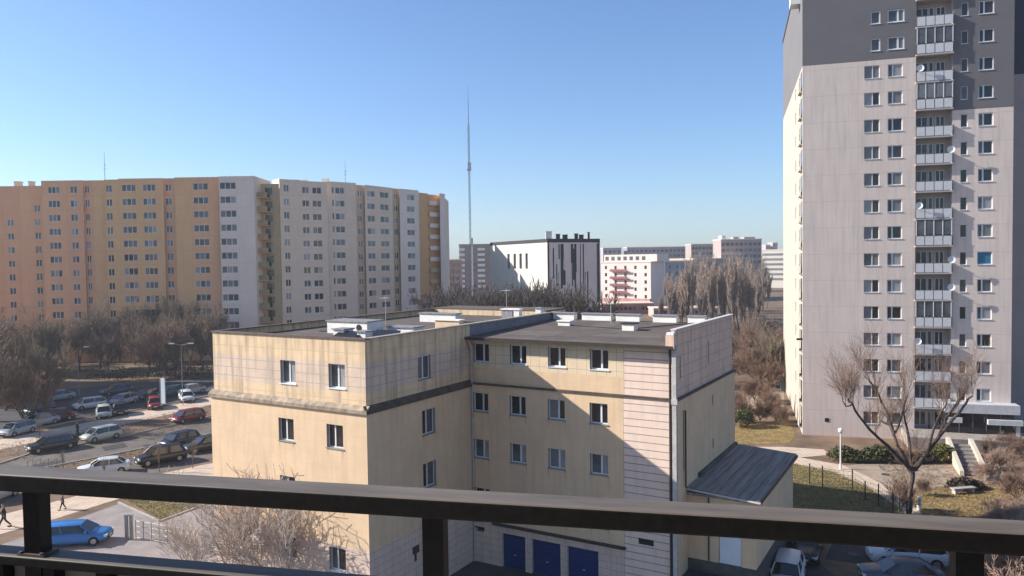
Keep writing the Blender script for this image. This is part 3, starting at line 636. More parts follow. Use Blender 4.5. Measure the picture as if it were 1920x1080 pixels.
def ap(name, c, v=.07): return mat(name, c, .9, v, .12, uv=True, streak=(tuple(x * .75 for x in c), .3), brick=(60, SH, .05, tuple(x * .86 for x in c)))
OR1 = ap('orange_brown', (.80, .405, .20)); OR2 = ap('orange', (.86, .46, .24)); OR3 = ap('ochre', (.84, .48, .225)); OR4 = ap('pink_tan', (.82, .43, .23))
GR1 = ap('pale_grey', (.86, .69, .56)); GR2 = ap('warm_grey', (.82, .61, .44)); GR3 = ap('mid_grey', (.82, .63, .47)); TAN = ap('tan', (.62, .42, .28)); OLV = ap('olive_tan', (.54, .41, .23))
TANO = ap('brown_orange', (.70, .38, .16))
OB = thing('apartment_block', 'long orange and ochre apartment block behind the bare trees', 'building', (-70, 150, 0))
block(OB, [
    (-119, 152.6, 8, 152.6, OR1, [(-60, 20, 3, 0), (-25, 20, 3, 0)], 35.4),
    (8, 152.6, 40, 152.6, OR4, [(24, 12, 2, 2)], 35.4),
    (40, 152.6, 82, 152.6, OR2, [(75, 11, 2, 1)], 35.4),
    (82, 150.2, 128, 150.2, OR2, [(107, 22, 3, 0)], 36.1),
    (128, 150.2, 160, 150.2, OR4, [(144, 13, 2, 0)], 36.1),
    (160, 150.7, 178, 150.7, OR4, [(169, 8, 2, 0)], 36.1),
    (178, 150.7, 200, 150.7, OR3, [], 36.1),
    (200, 150.2, 226, 150.2, OR3, [(210, 11, 2, 0)], 36.15),
    (226, 150.2, 310, 150.2, OR3, [(247, 26, 3, 0), (285, 24, 3, 0)], 36.3),
    (310, 150.8, 331, 150.8, OR4, [(321, 12, 2, 0)], 36.3),
    (331, 150.4, 362, 150.4, OR3, [], 36.4),
    (362, 150.4, 402, 150.4, OR2, [(381, 28, 3, 0)], 36.4),
    (402, 150.4, 414, 150.4, OR4, [], 36.4),
], 36, 100, 1)
def closed_back(root, pts, zt, depth, m_):
    b = MB()
    q = [(X(px, Y) - root.location.x, Y - root.location.y) for px, Y in pts]
    back = [(x, y + depth) for x, y in q]
    for i in range(len(q) - 1): b.quad((*q[i], zt), (*q[i + 1], zt), (*back[i + 1], zt), (*back[i], zt))
    for i in range(len(q) - 1): b.quad((*back[i + 1], 0), (*back[i], 0), (*back[i], zt), (*back[i + 1], zt))
    b.quad((*back[0], 0), (*q[0], 0), (*q[0], zt), (*back[0], zt)); b.quad((*q[-1], 0), (*back[-1], 0), (*back[-1], zt), (*q[-1], zt))
    return b
b = closed_back(OB, [(-119, 153), (82, 153), (82.1, 151), (414, 151)], 35.2, 11, OR1); b.build('roof', TAN, OB)
GB = thing('apartment_block', 'long pale grey apartment block with an open balcony column', 'building', (-45, 160, 0))
block(GB, [
    (414, 149.6, 448, 149.6, GR1, [(432, 30, 3, 0)], 36.4),
    (448, 149.6, 480, 149.6, GR1, [], 36.4),
    (514, 157.0, 527, 153.6, GR1, [], 36.3),
    (527, 153.6, 545, 155.0, GR2, [(541, 10, 2, 0)], 36.2),
    (545, 155.0, 567, 156.0, GR3, [], 36.2),
    (567, 156.0, 616, 159, GR3, [(577, 13, 2, 0), (598, 17, 2, 0)], 36.0),
    (616, 160.2, 670, 164.5, GR3, [(628, 4, 1, 0), (641, 17, 2, 0)], 36.3),
    (670, 165.3, 686, 167.2, TAN, [(678, 8, 2, 0)], 36.0),
    (686, 166.6, 738, 174.3, GR2, [(699, 14, 2, 0), (724, 16, 2, 0)], 36.1),
    (738, 175.2, 751, 177, OLV, [(745, 7, 2, 0)], 36.1),
    (751, 176.2, 787, 181.5, GR1, [(773, 14, 2, 0)], 36.1),
    (787, 182.4, 804, 185.5, TANO, [], 35.7),
    (804, 186.5, 826, 190, TANO, [], 35.6),
    (826, 187.5, 836, 189.5, GR1, [], 35.9),
], 36, 100, 2)
b = closed_back(GB, [(414, 150.5), (480, 150.5), (480.1, 154.2), (514, 158), (527, 156.5), (616, 161), (670, 166), (738, 176.5), (787, 184.5), (836, 192)], 35.1, 11, GR1); b.build('roof', GR2, GB)
b = MB(); px0 = (X(826, 189.5) + 45, 29.5); q = (X(826.5, 187.5) + 45, 27.5); wall(b, q, (0, 1), 3, 0, 35.9); b.build('end_wall', GR3, GB); b = MB()
b.quad((X(480, 149.6) + 45, -10.4, 0), (X(480, 149.6) + 45, 0, 0), (X(480, 149.6) + 45, 0, 36.4), (X(480, 149.6) + 45, -10.4, 36.4)); b.build('end_wall', GR3, GB)
xl0, xl1 = X(480, 149.6) + 45.02, X(515, 154) + 45
b = MB(); wall(b, (xl0, -6.6), (1, 0), xl1 - xl0 + 1.4, 0, 35.2); b.build('loggia_wall', OLV, GB)
for k in range(12):
    zf = 35.2 - 2.9 - k * SH
    b = MB(); b.box(xl0 + .01, xl1, -9.2, -6.61, zf - .12, zf); bal = b.build('balcony', TAN, GB)
    b = MB(); b.box(xl0 + .05, xl1 - .2, -9.24, -9.18, zf + .05, zf + 1.0); b.build('railing_panel', mat('ochre_panel', (.40, .27, .13), .7, .2, .6) if k < 5 else mat('olive_panel', (.30, .26, .12), .7, .2, .6), bal)
    b = MB(); b.box(xl0 + .9, xl0 + 1.8, -6.66, -6.605, zf, zf + 2.1); b.build('door', GLASS[0], bal)
    b = MB(); b.box(xl0 + 2.3, xl1 - .4, -6.66, -6.605, zf + .8, zf + 2.1); b.build('window', GLASS[random.choice([2, 3, 4])], bal)
# banded balconies at the right end
for k in range(12):
    zf = 35.6 - 2.6 - k * SH
    p = (X(806, 185.6) + 45, 25.6); q = (X(824, 188.8) + 45, 28.8); d, L = seg_frame(p, q)
    A = Matrix.Translation((p[0], p[1], 0)) @ Matrix.Rotation(math.atan2(d[1], d[0]), 4, 'Z')
    b = MB(); b.box(0, L, -.1, 1.0, zf - .12, zf, M=A); b.box(0, L, -.14, -.08, zf + .02, zf + .95, M=A)
    bal = b.build('balcony', GR1 if k < 6 else OLV, GB)
    b = MB(); b.box(.2, L - .2, .85, .9, zf + .95, zf + 2.1, M=A); b.build('window', GLASS[1], bal)
SB = thing('unseen_apartment_building', 'orange building added unseen beyond the left edge to shade the car park', 'building', (-100, 116, 0))  # unseen block, added to throw shade over the left car park
b = MB(); wall(b, (-6, -10), (1, 0), 12, 0, 26, holes([2, 6, 10], [2.4 + SH * k for k in range(8)], 1.6, 1.3)); wall(b, (6, -10), (0, 1), 22, 0, 26, holes([3, 8, 13, 18], [2.4 + SH * k for k in range(8)], 1.8, 1.3)); wall(b, (6, 12), (-1, 0), 12, 0, 26); wall(b, (-6, 12), (0, -1), 22, 0, 26); b.build('wall', OR2, SB)
b = MB(); b.box(-6.2, 6.2, -10.2, 12.2, 26, 26.3); b.build('roof', TAN, SB)
b = MB(); b.box(-5.8, 5.8, -9.8, 11.8, .3, 25.5); b.build('interior', GLASS[0], SB)
for (px, py0, py1, Y, l_) in ((197, 340, 284, 154, 'thin roof antenna on the orange apartment block'), (648, 350, 300, 168, 'thin roof antenna on the grey apartment block')):
    base = yp(px, py0, Y); top = yp(px, py1, Y); o = thing('antenna', l_, 'antenna', (base[0], base[1], 35.2), 0, 'antennas on the far roofs')
    hgt = top[2] - 35.2
    b = MB(); b.tube((0, 0, 0), (0, 0, hgt), .07, .03, 6, True); b.build('pole', mat('antenna_grey', (.25, .25, .27), .5), o)
    b = MB()
    for z in (.5, .62): b.box(-.3, .3, -.03, .03, hgt * z - .04, hgt * z + .04)
    b.build('dipole', mat('antenna_grey', (.25, .25, .27)), o)
for k, (px, Y, s) in enumerate(((35, 155, 1.2), (60, 155, .8), (135, 155, .8), (350, 154, .8), (385, 154, 1.0), (573, 160, 1), (612, 164, 1.4), (757, 184, .8))):
    zt = 35.2; xx = X(px, Y)
    b = MB(); b.box(-s / 2, s / 2, -.5, .5, 0, 1.3 if px != 612 else 2.0); b.box(-s / 2 - .1, s / 2 + .1, -.6, .6, 1.3 if px != 612 else 2.0, 1.45 if px != 612 else 2.12)
    o = b.build('chimney', GR2 if px != 612 else WHITEP); o.location = (xx, Y + .8, zt)
    tag(o, 'small chimney box standing on the long apartment roofs' if px != 612 else 'white sunlit chimney on the grey apartment block roof', 'chimney', 'chimneys on the long apartment roofs')

# ------------------------------------------------------------------ white theatre-like building
WBm = mat('white_facade', (.58, .53, .46), .85, .05, .4, uv=True, streak=((.62, .57, .5), .3))
WBg = mat('striped_grey', (.84, .68, .60), .8, .06, .4, uv=True)
DK = mat('charcoal', (.045, .04, .045), .7, .2)
WB = thing('white_building', 'white block with four high slots and a dark striped side', 'building', (7.05, 149.2, 0), R(0)); WB.scale = (.85, .85, 1)
dl = (math.cos(R(90 + 26)), math.sin(R(90 + 26)))    # to the left-away
dr = (math.cos(R(90 - 64)), math.sin(R(90 - 64)))
Lw, Rw, zw = 32.0, 14.4, 22.5
b = MB(); p = (dl[0] * Lw, dl[1] * Lw); d = (-dl[0], -dl[1])
sl_ = [(9.1 + k * 3.55 - .6, 9.1 + k * 3.55 + .55, 18.0, 20.4) for k in range(4)]
sl_ = [(x0_, x1_, 17.3, 20.5) for (x0_, x1_) in ((10.6, 12.0), (14.2, 15.6), (17.5, 18.9), (20.8, 22.1))]
wall(b, p, d, Lw, 0, zw, sl_ + [(10.6, 12, 4, 9), (14.2, 15.6, 5, 9), (20.8, 22.1, 6.5, 9), (20.8, 22.1, 1, 4)], .35); b.build('wall', WBm, WB)
b = MB()
for (x0_, x1_, z0_, z1_) in sl_ + [(10.6, 12, 4, 9), (14.2, 15.6, 5, 9), (20.8, 22.1, 6.5, 9), (20.8, 22.1, 1, 4)]:
    A = Matrix.Translation((p[0], p[1], 0)) @ Matrix.Rotation(math.atan2(d[1], d[0]), 4, 'Z')
    b = MB(); b.box(x0_, x1_, .3, .34, z0_, z1_, M=A); b.build('slot_window', DK, WB)
b = MB(); wall(b, (0, 0), dr, Rw, 0, zw); b.build('striped_wall', WBg, WB)
random.seed(11)
A = Matrix.Rotation(math.atan2(dr[1], dr[0]), 4, 'Z')
for k in range(34):
    s_ = .5 + random.random() * (Rw - 1.2); z0_ = random.choice([1, 3, 6, 9, 12, 15, 18]) + random.random() * 2; hgt = random.choice([3, 4.5, 6, 9, 12]); w = random.choice([.3, .45, .6])
    hgt = min(hgt, zw - .3 - z0_)
    if hgt < 1: continue
    b = MB(); b.box(s_, s_ + w, -.02 - .004 * (k % 9) - .01, .05, z0_, z0_ + hgt, M=A); b.build('stripe_window', DK if k % 4 else mat('stripe_brown', (.14, .11, .11), .7), WB)
for k in range(16):
    s_ = .8 + random.random() * (Rw - 1.6); z0_ = random.choice([0, 2, 6, 10]); w = random.choice([.15, .25])
    b = MB(); b.box(s_, s_ + w, -.09 - .004 * k, .02, z0_, min(zw - .2, z0_ + random.choice([9, 14, 21])), M=A); b.build('pale_fin', WHITEP, WB)
for s_ in (.15, Rw - .5):
    b = MB(); b.box(s_ - .12, s_ + .3, -.08, .04, 0, zw, M=A); b.build('corner_strip', DK, WB)
e = (dl[0] * Lw + dr[0] * Rw, dl[1] * Lw + dr[1] * Rw)
b = MB(); b.prism([(0, 0), (dr[0] * Rw, dr[1] * Rw), e, (dl[0] * Lw, dl[1] * Lw)], zw, zw + .75); b.build('roof', DK, WB)
b = MB(); wall(b, (dr[0] * Rw, dr[1] * Rw), dl, Lw, 0, zw); wall(b, e, (-dr[0], -dr[1]), Rw, 0, zw); b.build('back_wall', WBg, WB)
for k, (s_, t_, w, h_) in enumerate(((1.5, 2, 1.2, 1.4), (4, 2, .8, .9), (6.5, 3, 1, .8), (9, 2, .7, 1), (11, 3, .9, .8), (12.5, 2, .4, 1.3))):
    b = MB(); b.box(-w / 2, w / 2, -w / 2, w / 2, 0, h_); b.box(-w / 2 - .08, w / 2 + .08, -w / 2 - .08, w / 2 + .08, h_, h_ + .1)
    o = b.build('rooftop_unit', WHITEP if k == 0 else DK); o.location = (7.05 + .85 * (dr[0] * s_ + dl[0] * t_), 149.2 + .85 * (dr[1] * s_ + dl[1] * t_), zw + .75)
    tag(o, 'white rooftop unit on the striped white building' if k == 0 else 'dark rooftop unit on the striped white building', 'rooftop unit', 'units on the roof of the striped white building')

# ------------------------------------------------------------------ background buildings
def far_building(name, label, px0, px1, Y, ztop, m_, cols, rowsn, pitch, wh=1.5, wz=1.4, depth=14, z_first=None, Y1=None, gl=None, cat='building', bands=None, roofm=None):
    Y1 = Y1 or Y; p = (X(px0, Y), Y); q = (X(px1, Y1), Y1); d, L = seg_frame(p, q)
    o = thing(name, label, cat, (p[0], p[1], 0), math.atan2(d[1], d[0]))
    hs = []; zf = z_first or ztop - 2.0
    for r in range(rowsn):
        for c in range(cols):
            s_ = L * (c + .5) / cols
            if zf - r * pitch > 1: hs.append((s_ - wh / 2, s_ + wh / 2, zf - r * pitch - wz / 2, zf - r * pitch + wz / 2))
    b = MB(); wall(b, (0, 0), (1, 0), L, 0, ztop, hs, .3); wall(b, (L, 0), (0, 1), depth, 0, ztop); wall(b, (L, depth), (-1, 0), L, 0, ztop); wall(b, (0, depth), (0, -1), depth, 0, ztop)
    b.build('wall', m_, o)
    b = MB(); b.box(-.2, L + .2, -.2, depth + .2, ztop, ztop + .4); b.build('roof', roofm or GR2, o)
    for (a0, a1, c0, c1) in hs[:100]:
        b = MB(); b.box(a0, a1, .25, .3, c0, c1); b.build('window', random.choice(gl or [GLASS[0], GLASS[1], GLASS[2], GLASS[4]]), o)
    return o, L
random.seed(5)
BRK = mat('far_brick', (.24, .18, .15), .9, .1, .1); 
o, L = far_building('tower_block', 'narrow brown tower block with white balconies behind the mast', 861, 918, 395, 27.6, BRK, 3, 9, 2.75, 1.6, 1.3, roofm=BRK)
for r in range(9):
    for (a0, a1) in ((0, 2.9), (9.6, 13.4)):
        b = MB(); b.box(a0, a1, -.9, -.01, 24.6 - r * 2.75, 25.9 - r * 2.75); b.build('balcony', WHITEP, o)
b = MB(); b.box(6.0, 7.2, -.5, -.01, 0, 27); b.build('stair_strip', WHITEP, o)
HW = mat('hotel_cream', (.72, .60, .53), .9, .04, .2); HR = mat('hotel_red', (.30, .10, .09), .8, .1, .5)
o, L = far_building('hotel', 'cream mid-rise with stacked red balconies and a penthouse floor', 1127, 1220, 318, 17.6, HW, 5, 5, 2.95, 1.1, 1.4, 12, 15.6, Y1=303, gl=[GLASS[1], GLASS[0]])
b = MB(); b.box(.5, L + 2, 1.5, 11, 18.0, 20.9); b.build('penthouse', HW, o)
for q in range(7):
    b = MB(); b.box(1.2 + q * 2.9, 2.8 + q * 2.9, 1.44, 1.49, 18.5, 20.1); b.build('window', GLASS[2], o)
for r in range(6):
    b = MB(); b.box(5.0, 13.5, -1.3, -.01, 13.9 - r * 2.95, 14.1 - r * 2.95); b.box(5.0, 13.5, -1.34, -1.28, 14.1 - r * 2.95, 14.9 - r * 2.95); b.build('balcony', HR, o)
b = MB(); b.box(-.3, L + .3, -1.6, -.05, .3, 3.0); b.build('ground_floor', mat('hotel_salmon', (.52, .28, .23), .85, .2, .4), o)
HG = mat('hotel_grey', (.36, .33, .33), .9, .06, .2)
o, L = far_building('apartment_house', 'grey mid-rise with white vertical fins beside the cream mid-rise', 1222, 1300, 306, 17.6, HG, 6, 5, 2.95, 1.2, 1.4, 14, 15.6, Y1=330)
for q in (2.6, 7.6):
    b = MB(); b.box(q, q + .9, -.9, -.01, 0, 18.1); b.build('fin', WHITEP, o)
far_building('apartment_house', 'brown mid-rise mostly hidden by poplars', 1300, 1400, 330, 18.5, mat('far_brown', (.33, .26, .22), .9, .08, .1), 8, 5, 2.95, 1.4, 1.4, 14, 15.6, Y1=350)
far_building('long_block', 'long low grey roofline seen above the cream mid-rise', 1131, 1165, 455, 25.6, HG, 4, 4, 3.2)
far_building('long_block', 'long grey slab block behind the fins and poplars', 1176, 1300, 455, 25.8, mat('far_slab', (.31, .28, .28), .9, .1, .1), 16, 4, 3.0, 1.6, 1.3)
far_building('long_block', 'brownish slab block behind the poplars with a pale gable', 1296, 1350, 420, 26.5, mat('far_brown2', (.38, .30, .26), .9, .1, .1), 8, 5, 3.0)
o, L = far_building('apartment_house', 'stepped brown apartment house rising above the poplars', 1352, 1428, 350, 27.2, mat('far_brown3', (.36, .29, .27), .9, .1, .1), 9, 8, 2.8)
for (a0, a1, hz) in ((.5, 2.5, 1.6), (6, 8.5, 1.0), (11, 16, .9)):
    b = MB(); b.box(a0, a1, 1, 6, 27.6, 27.6 + hz); b.build('roof_box', HG if a0 > 1 else WHITEP, o)
o, L = far_building('office_block', 'pale office block with horizontal window bands beside the tower', 1428, 1475, 474, 23.3, mat('office_cream', (.58, .52, .43), .9, .06, .1), 1, 0, 3, Y1=464)
for r in range(6):
    b = MB(); b.box(.8, L - .3, -.05, .05, 19.9 - r * 3.05, 21.3 - r * 3.05); b.build('window_band', mat('band_grey', (.16, .15, .15), .4, .2, .3), o)
for (px0, px1, zt, l_) in ((1436, 1444, 30, 'faint distant tower left of a second one'), (1449, 1458, 32, 'faint distant tower nearest the tall grey tower')):
    far_building('distant_tower', l_, px0, px1, 700, zt, HG, 2, 5, 3.2)
far_building('tower_block', 'reddish far block between the grey block and the mast', 838, 862, 330, 19.6, mat('far_red', (.36, .22, .19), .9, .1, .1), 3, 5, 2.9)
far_building('shop_pavilion', 'low red-brick pavilion in front of the cream mid-rise', 1128, 1225, 262, 3.4, mat('pav_red', (.40, .18, .15), .9, .2, .2), 12, 1, 3, 1.2, 1.2, 10, 1.9)
far_building('shop_pavilion', 'low pinkish pavilion behind the white roof vents', 1225, 1345, 245, 2.6, mat('pav_pink', (.5, .33, .28), .9, .2, .2), 14, 1, 3, 1.2, 1.0, 10, 1.6)

# ------------------------------------------------------------------ guyed mast
base = gp(884.5, 590, 0)
my = 262; mx = yp(882.6, 500, my)[0]
mast = thing('radio_mast', 'tall slender guyed lattice mast rising above the rooftops', 'mast', (mx, my, 0))
MST = mat('mast_steel', (.09, .08, .09), .6, .2, .5); MSTW = mat('mast_pale', (.45, .45, .48), .6, .1)
b = MB(); ht = 79.5
def lat(b, z0, z1, r, step=2.2):
    pts = [(r * math.cos(R(90 + 120 * i)), r * math.sin(R(90 + 120 * i))) for i in range(3)]
    for x, y in pts: b.tube((x, y, z0), (x, y, z1), .06, .06, 5)
    z = z0; k = 0
    while z < z1 - .01:
        for i in range(3):
            j = (i + 1) % 3; b.tube((*pts[i], z), (*pts[j], min(z + step, z1)), .03, .03, 4); b.tube((*pts[i], z), (*pts[j], z), .03, .03, 4)
        z += step
lat(b, 0, 51, .33); lat(b, 51, 66, .33); b.build('lattice', MST, mast)
b = MB(); b.tube((0, 0, 66), (0, 0, 74), .12, .09, 8); b.tube((0, 0, 74), (0, 0, ht), .06, .03, 6, True); b.build('spire', MST, mast)
b = MB(); b.box(-.7, .7, -.7, .7, 50.2, 50.8); b.box(-.45, .7, -.55, .3, 50.8, 53); b.box(.3, .9, -.3, .3, 24, 27); b.build('platform', MSTW, mast)
b = MB()
for i in range(3):
    an_ = R(20 + 120 * i)
    for (z, rr) in ((64, 42), (50, 30), (25, 30)): b.tube((.3 * math.cos(an_), .3 * math.sin(an_), z), (rr * math.cos(an_), rr * math.sin(an_), .1), .010, .010, 4)
b.build('guy_wires', MSTW, mast)

# ------------------------------------------------------------------ bare trees
def rv(s=1.): return Vector((random.uniform(-s, s), random.uniform(-s, s), random.uniform(-s, s)))
def tree_mesh(seed, h, trunk_r, first, spread, levels, nb, upb, minr, twig=3, curve=.18, lean=(0, 0), hard=False, ratio=.72):
    random.seed(seed); tr = MB(); cw = MB()
    def grow(p, d, L, r, lv):
        tgt = tr if lv <= 1 else cw; n = 7 if lv == 0 else (5 if lv == 1 else (4 if lv == 2 else 3)); segs = 4 if lv == 0 else 3
        pts = [p]; rr = r; q = p
        for i in range(segs):
            d = (d + rv(curve) + Vector((0, 0, upb * .12))).normalized(); q2 = q + d * (L / segs); r2 = max(minr, rr * (.86 if lv else .9))
            tgt.tube(q, q2, rr, r2, n); q = q2; rr = r2; pts.append((q, d, rr))
        if lv >= levels: return
        k = nb[min(lv, len(nb) - 1)]
        for i in range(k):
            f = (i + 1) / k if lv else max(.55, (i + 1.) / k); idx = min(segs, max(1, int(round(f * segs)))); qq, dd, r3 = pts[idx]
            if idx > 1 and lv: 
                q0 = pts[idx - 1][0]; qq = q0.lerp(qq, random.random())
            ang = random.uniform(0, 2 * math.pi) + i * 2.4
            a_ = dd.cross(Vector((math.cos(ang), math.sin(ang), .01))).normalized()
            s_ = spread * random.uniform(.55, 1.1)
            nd = (dd * math.cos(s_) + a_ * math.sin(s_) + Vector((0, 0, upb * .35))).normalized()
            grow(qq, nd, L * ratio * random.uniform(.7, 1.1) if lv else (h - first) * .5 * random.uniform(.75, 1.1), max(minr, r3 * .66), lv + 1)
    grow(Vector((0, 0, -.1)), Vector((lean[0], lean[1], 1)).normalized(), first, trunk_r, 0)
    return tr, cw
BARK = mat('bark_grey', (.13, .105, .085), .95, .3, 3, bump=.3); TWIG = mat('twigs_brown', (.21, .155, .115), .95, .25, .6)
TWIGR = mat('twigs_reddish', (.24, .15, .105), .95, .25, .6); TWIGO = mat('twigs_olive', (.23, .175, .12), .95, .25, .6); BARKL = mat('bark_pale', (.50, .40, .33), .95, .3, 3)
PROTO = {}
def proto(key, **kw):
    tw_ = kw.pop('tmat', TWIG); bk = kw.pop('bark', BARK); a_, c_ = tree_mesh(**kw)
    PROTO[key] = (a_.mesh('trunk', bk, True), c_.mesh('crown', tw_, True))
def tree(key, loc, s=1., rz=None, label='', group=None, name='bare_tree', cat='tree', sz=None):
    o = thing(name, label, cat, loc, random.uniform(0, 6.28) if rz is None else rz, group)
    link('trunk', PROTO[key][0], o); link('crown', PROTO[key][1], o); o.scale = (s, s, s * (sz or 1)); return o
proto('a', seed=1, h=12, trunk_r=.22, first=2.6, spread=.62, levels=5, nb=[7, 5, 5, 4, 3], upb=.5, minr=.028, tmat=TWIG)
proto('b', seed=2, h=11, trunk_r=.2, first=2.2, spread=.75, levels=5, nb=[7, 5, 5, 4, 3], upb=.35, minr=.028, tmat=TWIGR)
proto('c', seed=3, h=13, trunk_r=.2, first=3, spread=.5, levels=5, nb=[7, 5, 5, 4, 3], upb=.8, minr=.028, tmat=TWIGO)
proto('p', seed=4, h=18, trunk_r=.2, first=5, spread=.27, levels=5, nb=[9, 5, 4, 3, 3], upb=1.6, minr=.026, tmat=mat('twigs_poplar', (.35, .26, .20), .95, .25, .6), ratio=.62)
proto('s', seed=5, h=4, trunk_r=.07, first=.5, spread=.7, levels=5, nb=[7, 5, 4, 4, 4], upb=.6, minr=.009, tmat=TWIGR)
proto('t', seed=15, h=4.5, trunk_r=.06, first=.4, spread=.8, levels=5, nb=[8, 5, 5, 4, 4], upb=.4, minr=.010, tmat=mat('twigs_rosy', (.38, .25, .185), .95, .25, .6), bark=BARKL)
proto('d', seed=7, h=12, trunk_r=.22, first=2.6, spread=.6, levels=5, nb=[7, 5, 5, 4, 3], upb=.5, minr=.03, tmat=mat('twigs_dark', (.085, .068, .058), .95, .25, .6))
proto('v', seed=8, h=5.2, trunk_r=.05, first=1.8, spread=.42, levels=3, nb=[6, 4, 3], upb=.8, minr=.008)
proto('f', seed=6, h=9.5, trunk_r=.11, first=1.6, spread=.8, levels=5, nb=[6, 4, 4, 3, 3], upb=.55, minr=.012, tmat=BARKL, bark=BARKL)
random.seed(21)
def sway(px, py, **k): g = gp(px, py); return g
# dense bare trees in front of the orange block
for i in range(44):
    px = -30 + i * 10.1 + random.uniform(-10, 10); py = random.choice([668, 676, 684, 694, 704]) + random.uniform(-4, 4)
    k_ = random.choice('abc'); tree(k_, gp(px, py), random.uniform(.72, 1.05), label={'a': 'grey-brown', 'b': 'reddish', 'c': 'olive-brown'}[k_] + ' bare tree in the dense row before the orange block', group='bare trees in front of the long apartment blocks')
for i in range(16):
    px = 425 + i * 26 + random.uniform(-8, 8); k_ = random.choice('abc'); tree(k_, gp(px, 655 - i * 1.7), random.uniform(.55, .8), label={'a': 'grey-brown', 'b': 'reddish', 'c': 'olive-brown'}[k_] + ' bare tree at the foot of the grey apartment block', group='bare trees in front of the long apartment blocks')
# nearer trees at the left edge
for (px, py, s, k, l_) in ((-25, 812, 1.05, 'a', 'large bare tree cut by the left edge of the view'), (40, 800, .8, 'b', 'bare tree at the left between parked cars'), (90, 790, .85, 'c', 'olive brown bare tree left of the white hatchback'),
                           (-60, 790, 1.0, 'c', 'bare tree outside the left edge with branches reaching in'), (10, 770, .95, 'b', 'reddish bare tree over the left car park')):
    tree(k, gp(px, py), s, label=l_, group='bare trees around the left car park')
# saplings along the pavement
for (px, py, s, l_) in ((75, 830, .7, 'thin sapling behind the long dark car'), (195, 905, .62, 'thin sapling in the verge above the railing'), (300, 885, .8, 'thin sapling in front of the black parked car'), (362, 878, .8, 'thin sapling between the dark cars near the office'), (118, 880, .5, 'thin sapling by the metal posts')):
    tree('v', gp(px, py), s, label=l_, group='saplings on the verges')
# tree before the cream facade
for (px, py, s, l_) in ((430, 1120, 1.0, 'pale bare tree in front of the sunlit cream facade'), (540, 1150, 1.0, 'pale bare tree beside the lower cream facade windows'), (370, 1100, .62, 'low pale bare shrub left of the cream facade'), (480, 1105, .7, 'pale twiggy shrub between the two facade trees')):
    tree('f', gp(px, py), s, label=l_, group='pale bare trees below the balcony')
# trees behind the roof, around the white building
for i in range(30):
    px = 836 + i * 7.6 + random.uniform(-4, 4) + (18 if i > 25 else 0); Yt = random.uniform(108, 135)
    tree('d', (X(px, Yt), Yt, 0), random.uniform(1.2, 1.55), label='dark bare tree in the clump before the shaded foot of the white building', group='bare trees behind the office roof')
for i in range(60):
    px = 1245 + i * 3.2 + random.uniform(-4, 4); Y = random.uniform(190, 290)
    tree('p', (X(px, Y), Y, 0), random.uniform(.85, 1.35) * (.75 if px < 1285 else 1), label='tall bare poplar in the row before the ' + ('grey house with white fins' if px < 1300 else 'brown mid-rise' if px < 1352 else 'stepped brown apartment house'), group='poplars in the middle distance', name='poplar_tree')
for i in range(20):
    px = 1372 + (i * 5.1) % 98 + random.uniform(-4, 4); py = random.uniform(640, 735)
    k_ = random.choice('abcb'); tree(k_, gp(px, py), random.uniform(.5, .75), label={'a': 'grey-brown', 'b': 'reddish', 'c': 'olive-brown'}[k_] + ' bare tree in the gap between office and tower', group='bare trees between the office and the tower')
for i in range(10):
    tree('s', gp(1375 + i * 10, random.uniform(742, 800)), random.uniform(.7, 1.0), label='reddish bare shrub between the office and the tower', group='shrubs between the office and the tower', name='bare_shrub', cat='shrub')
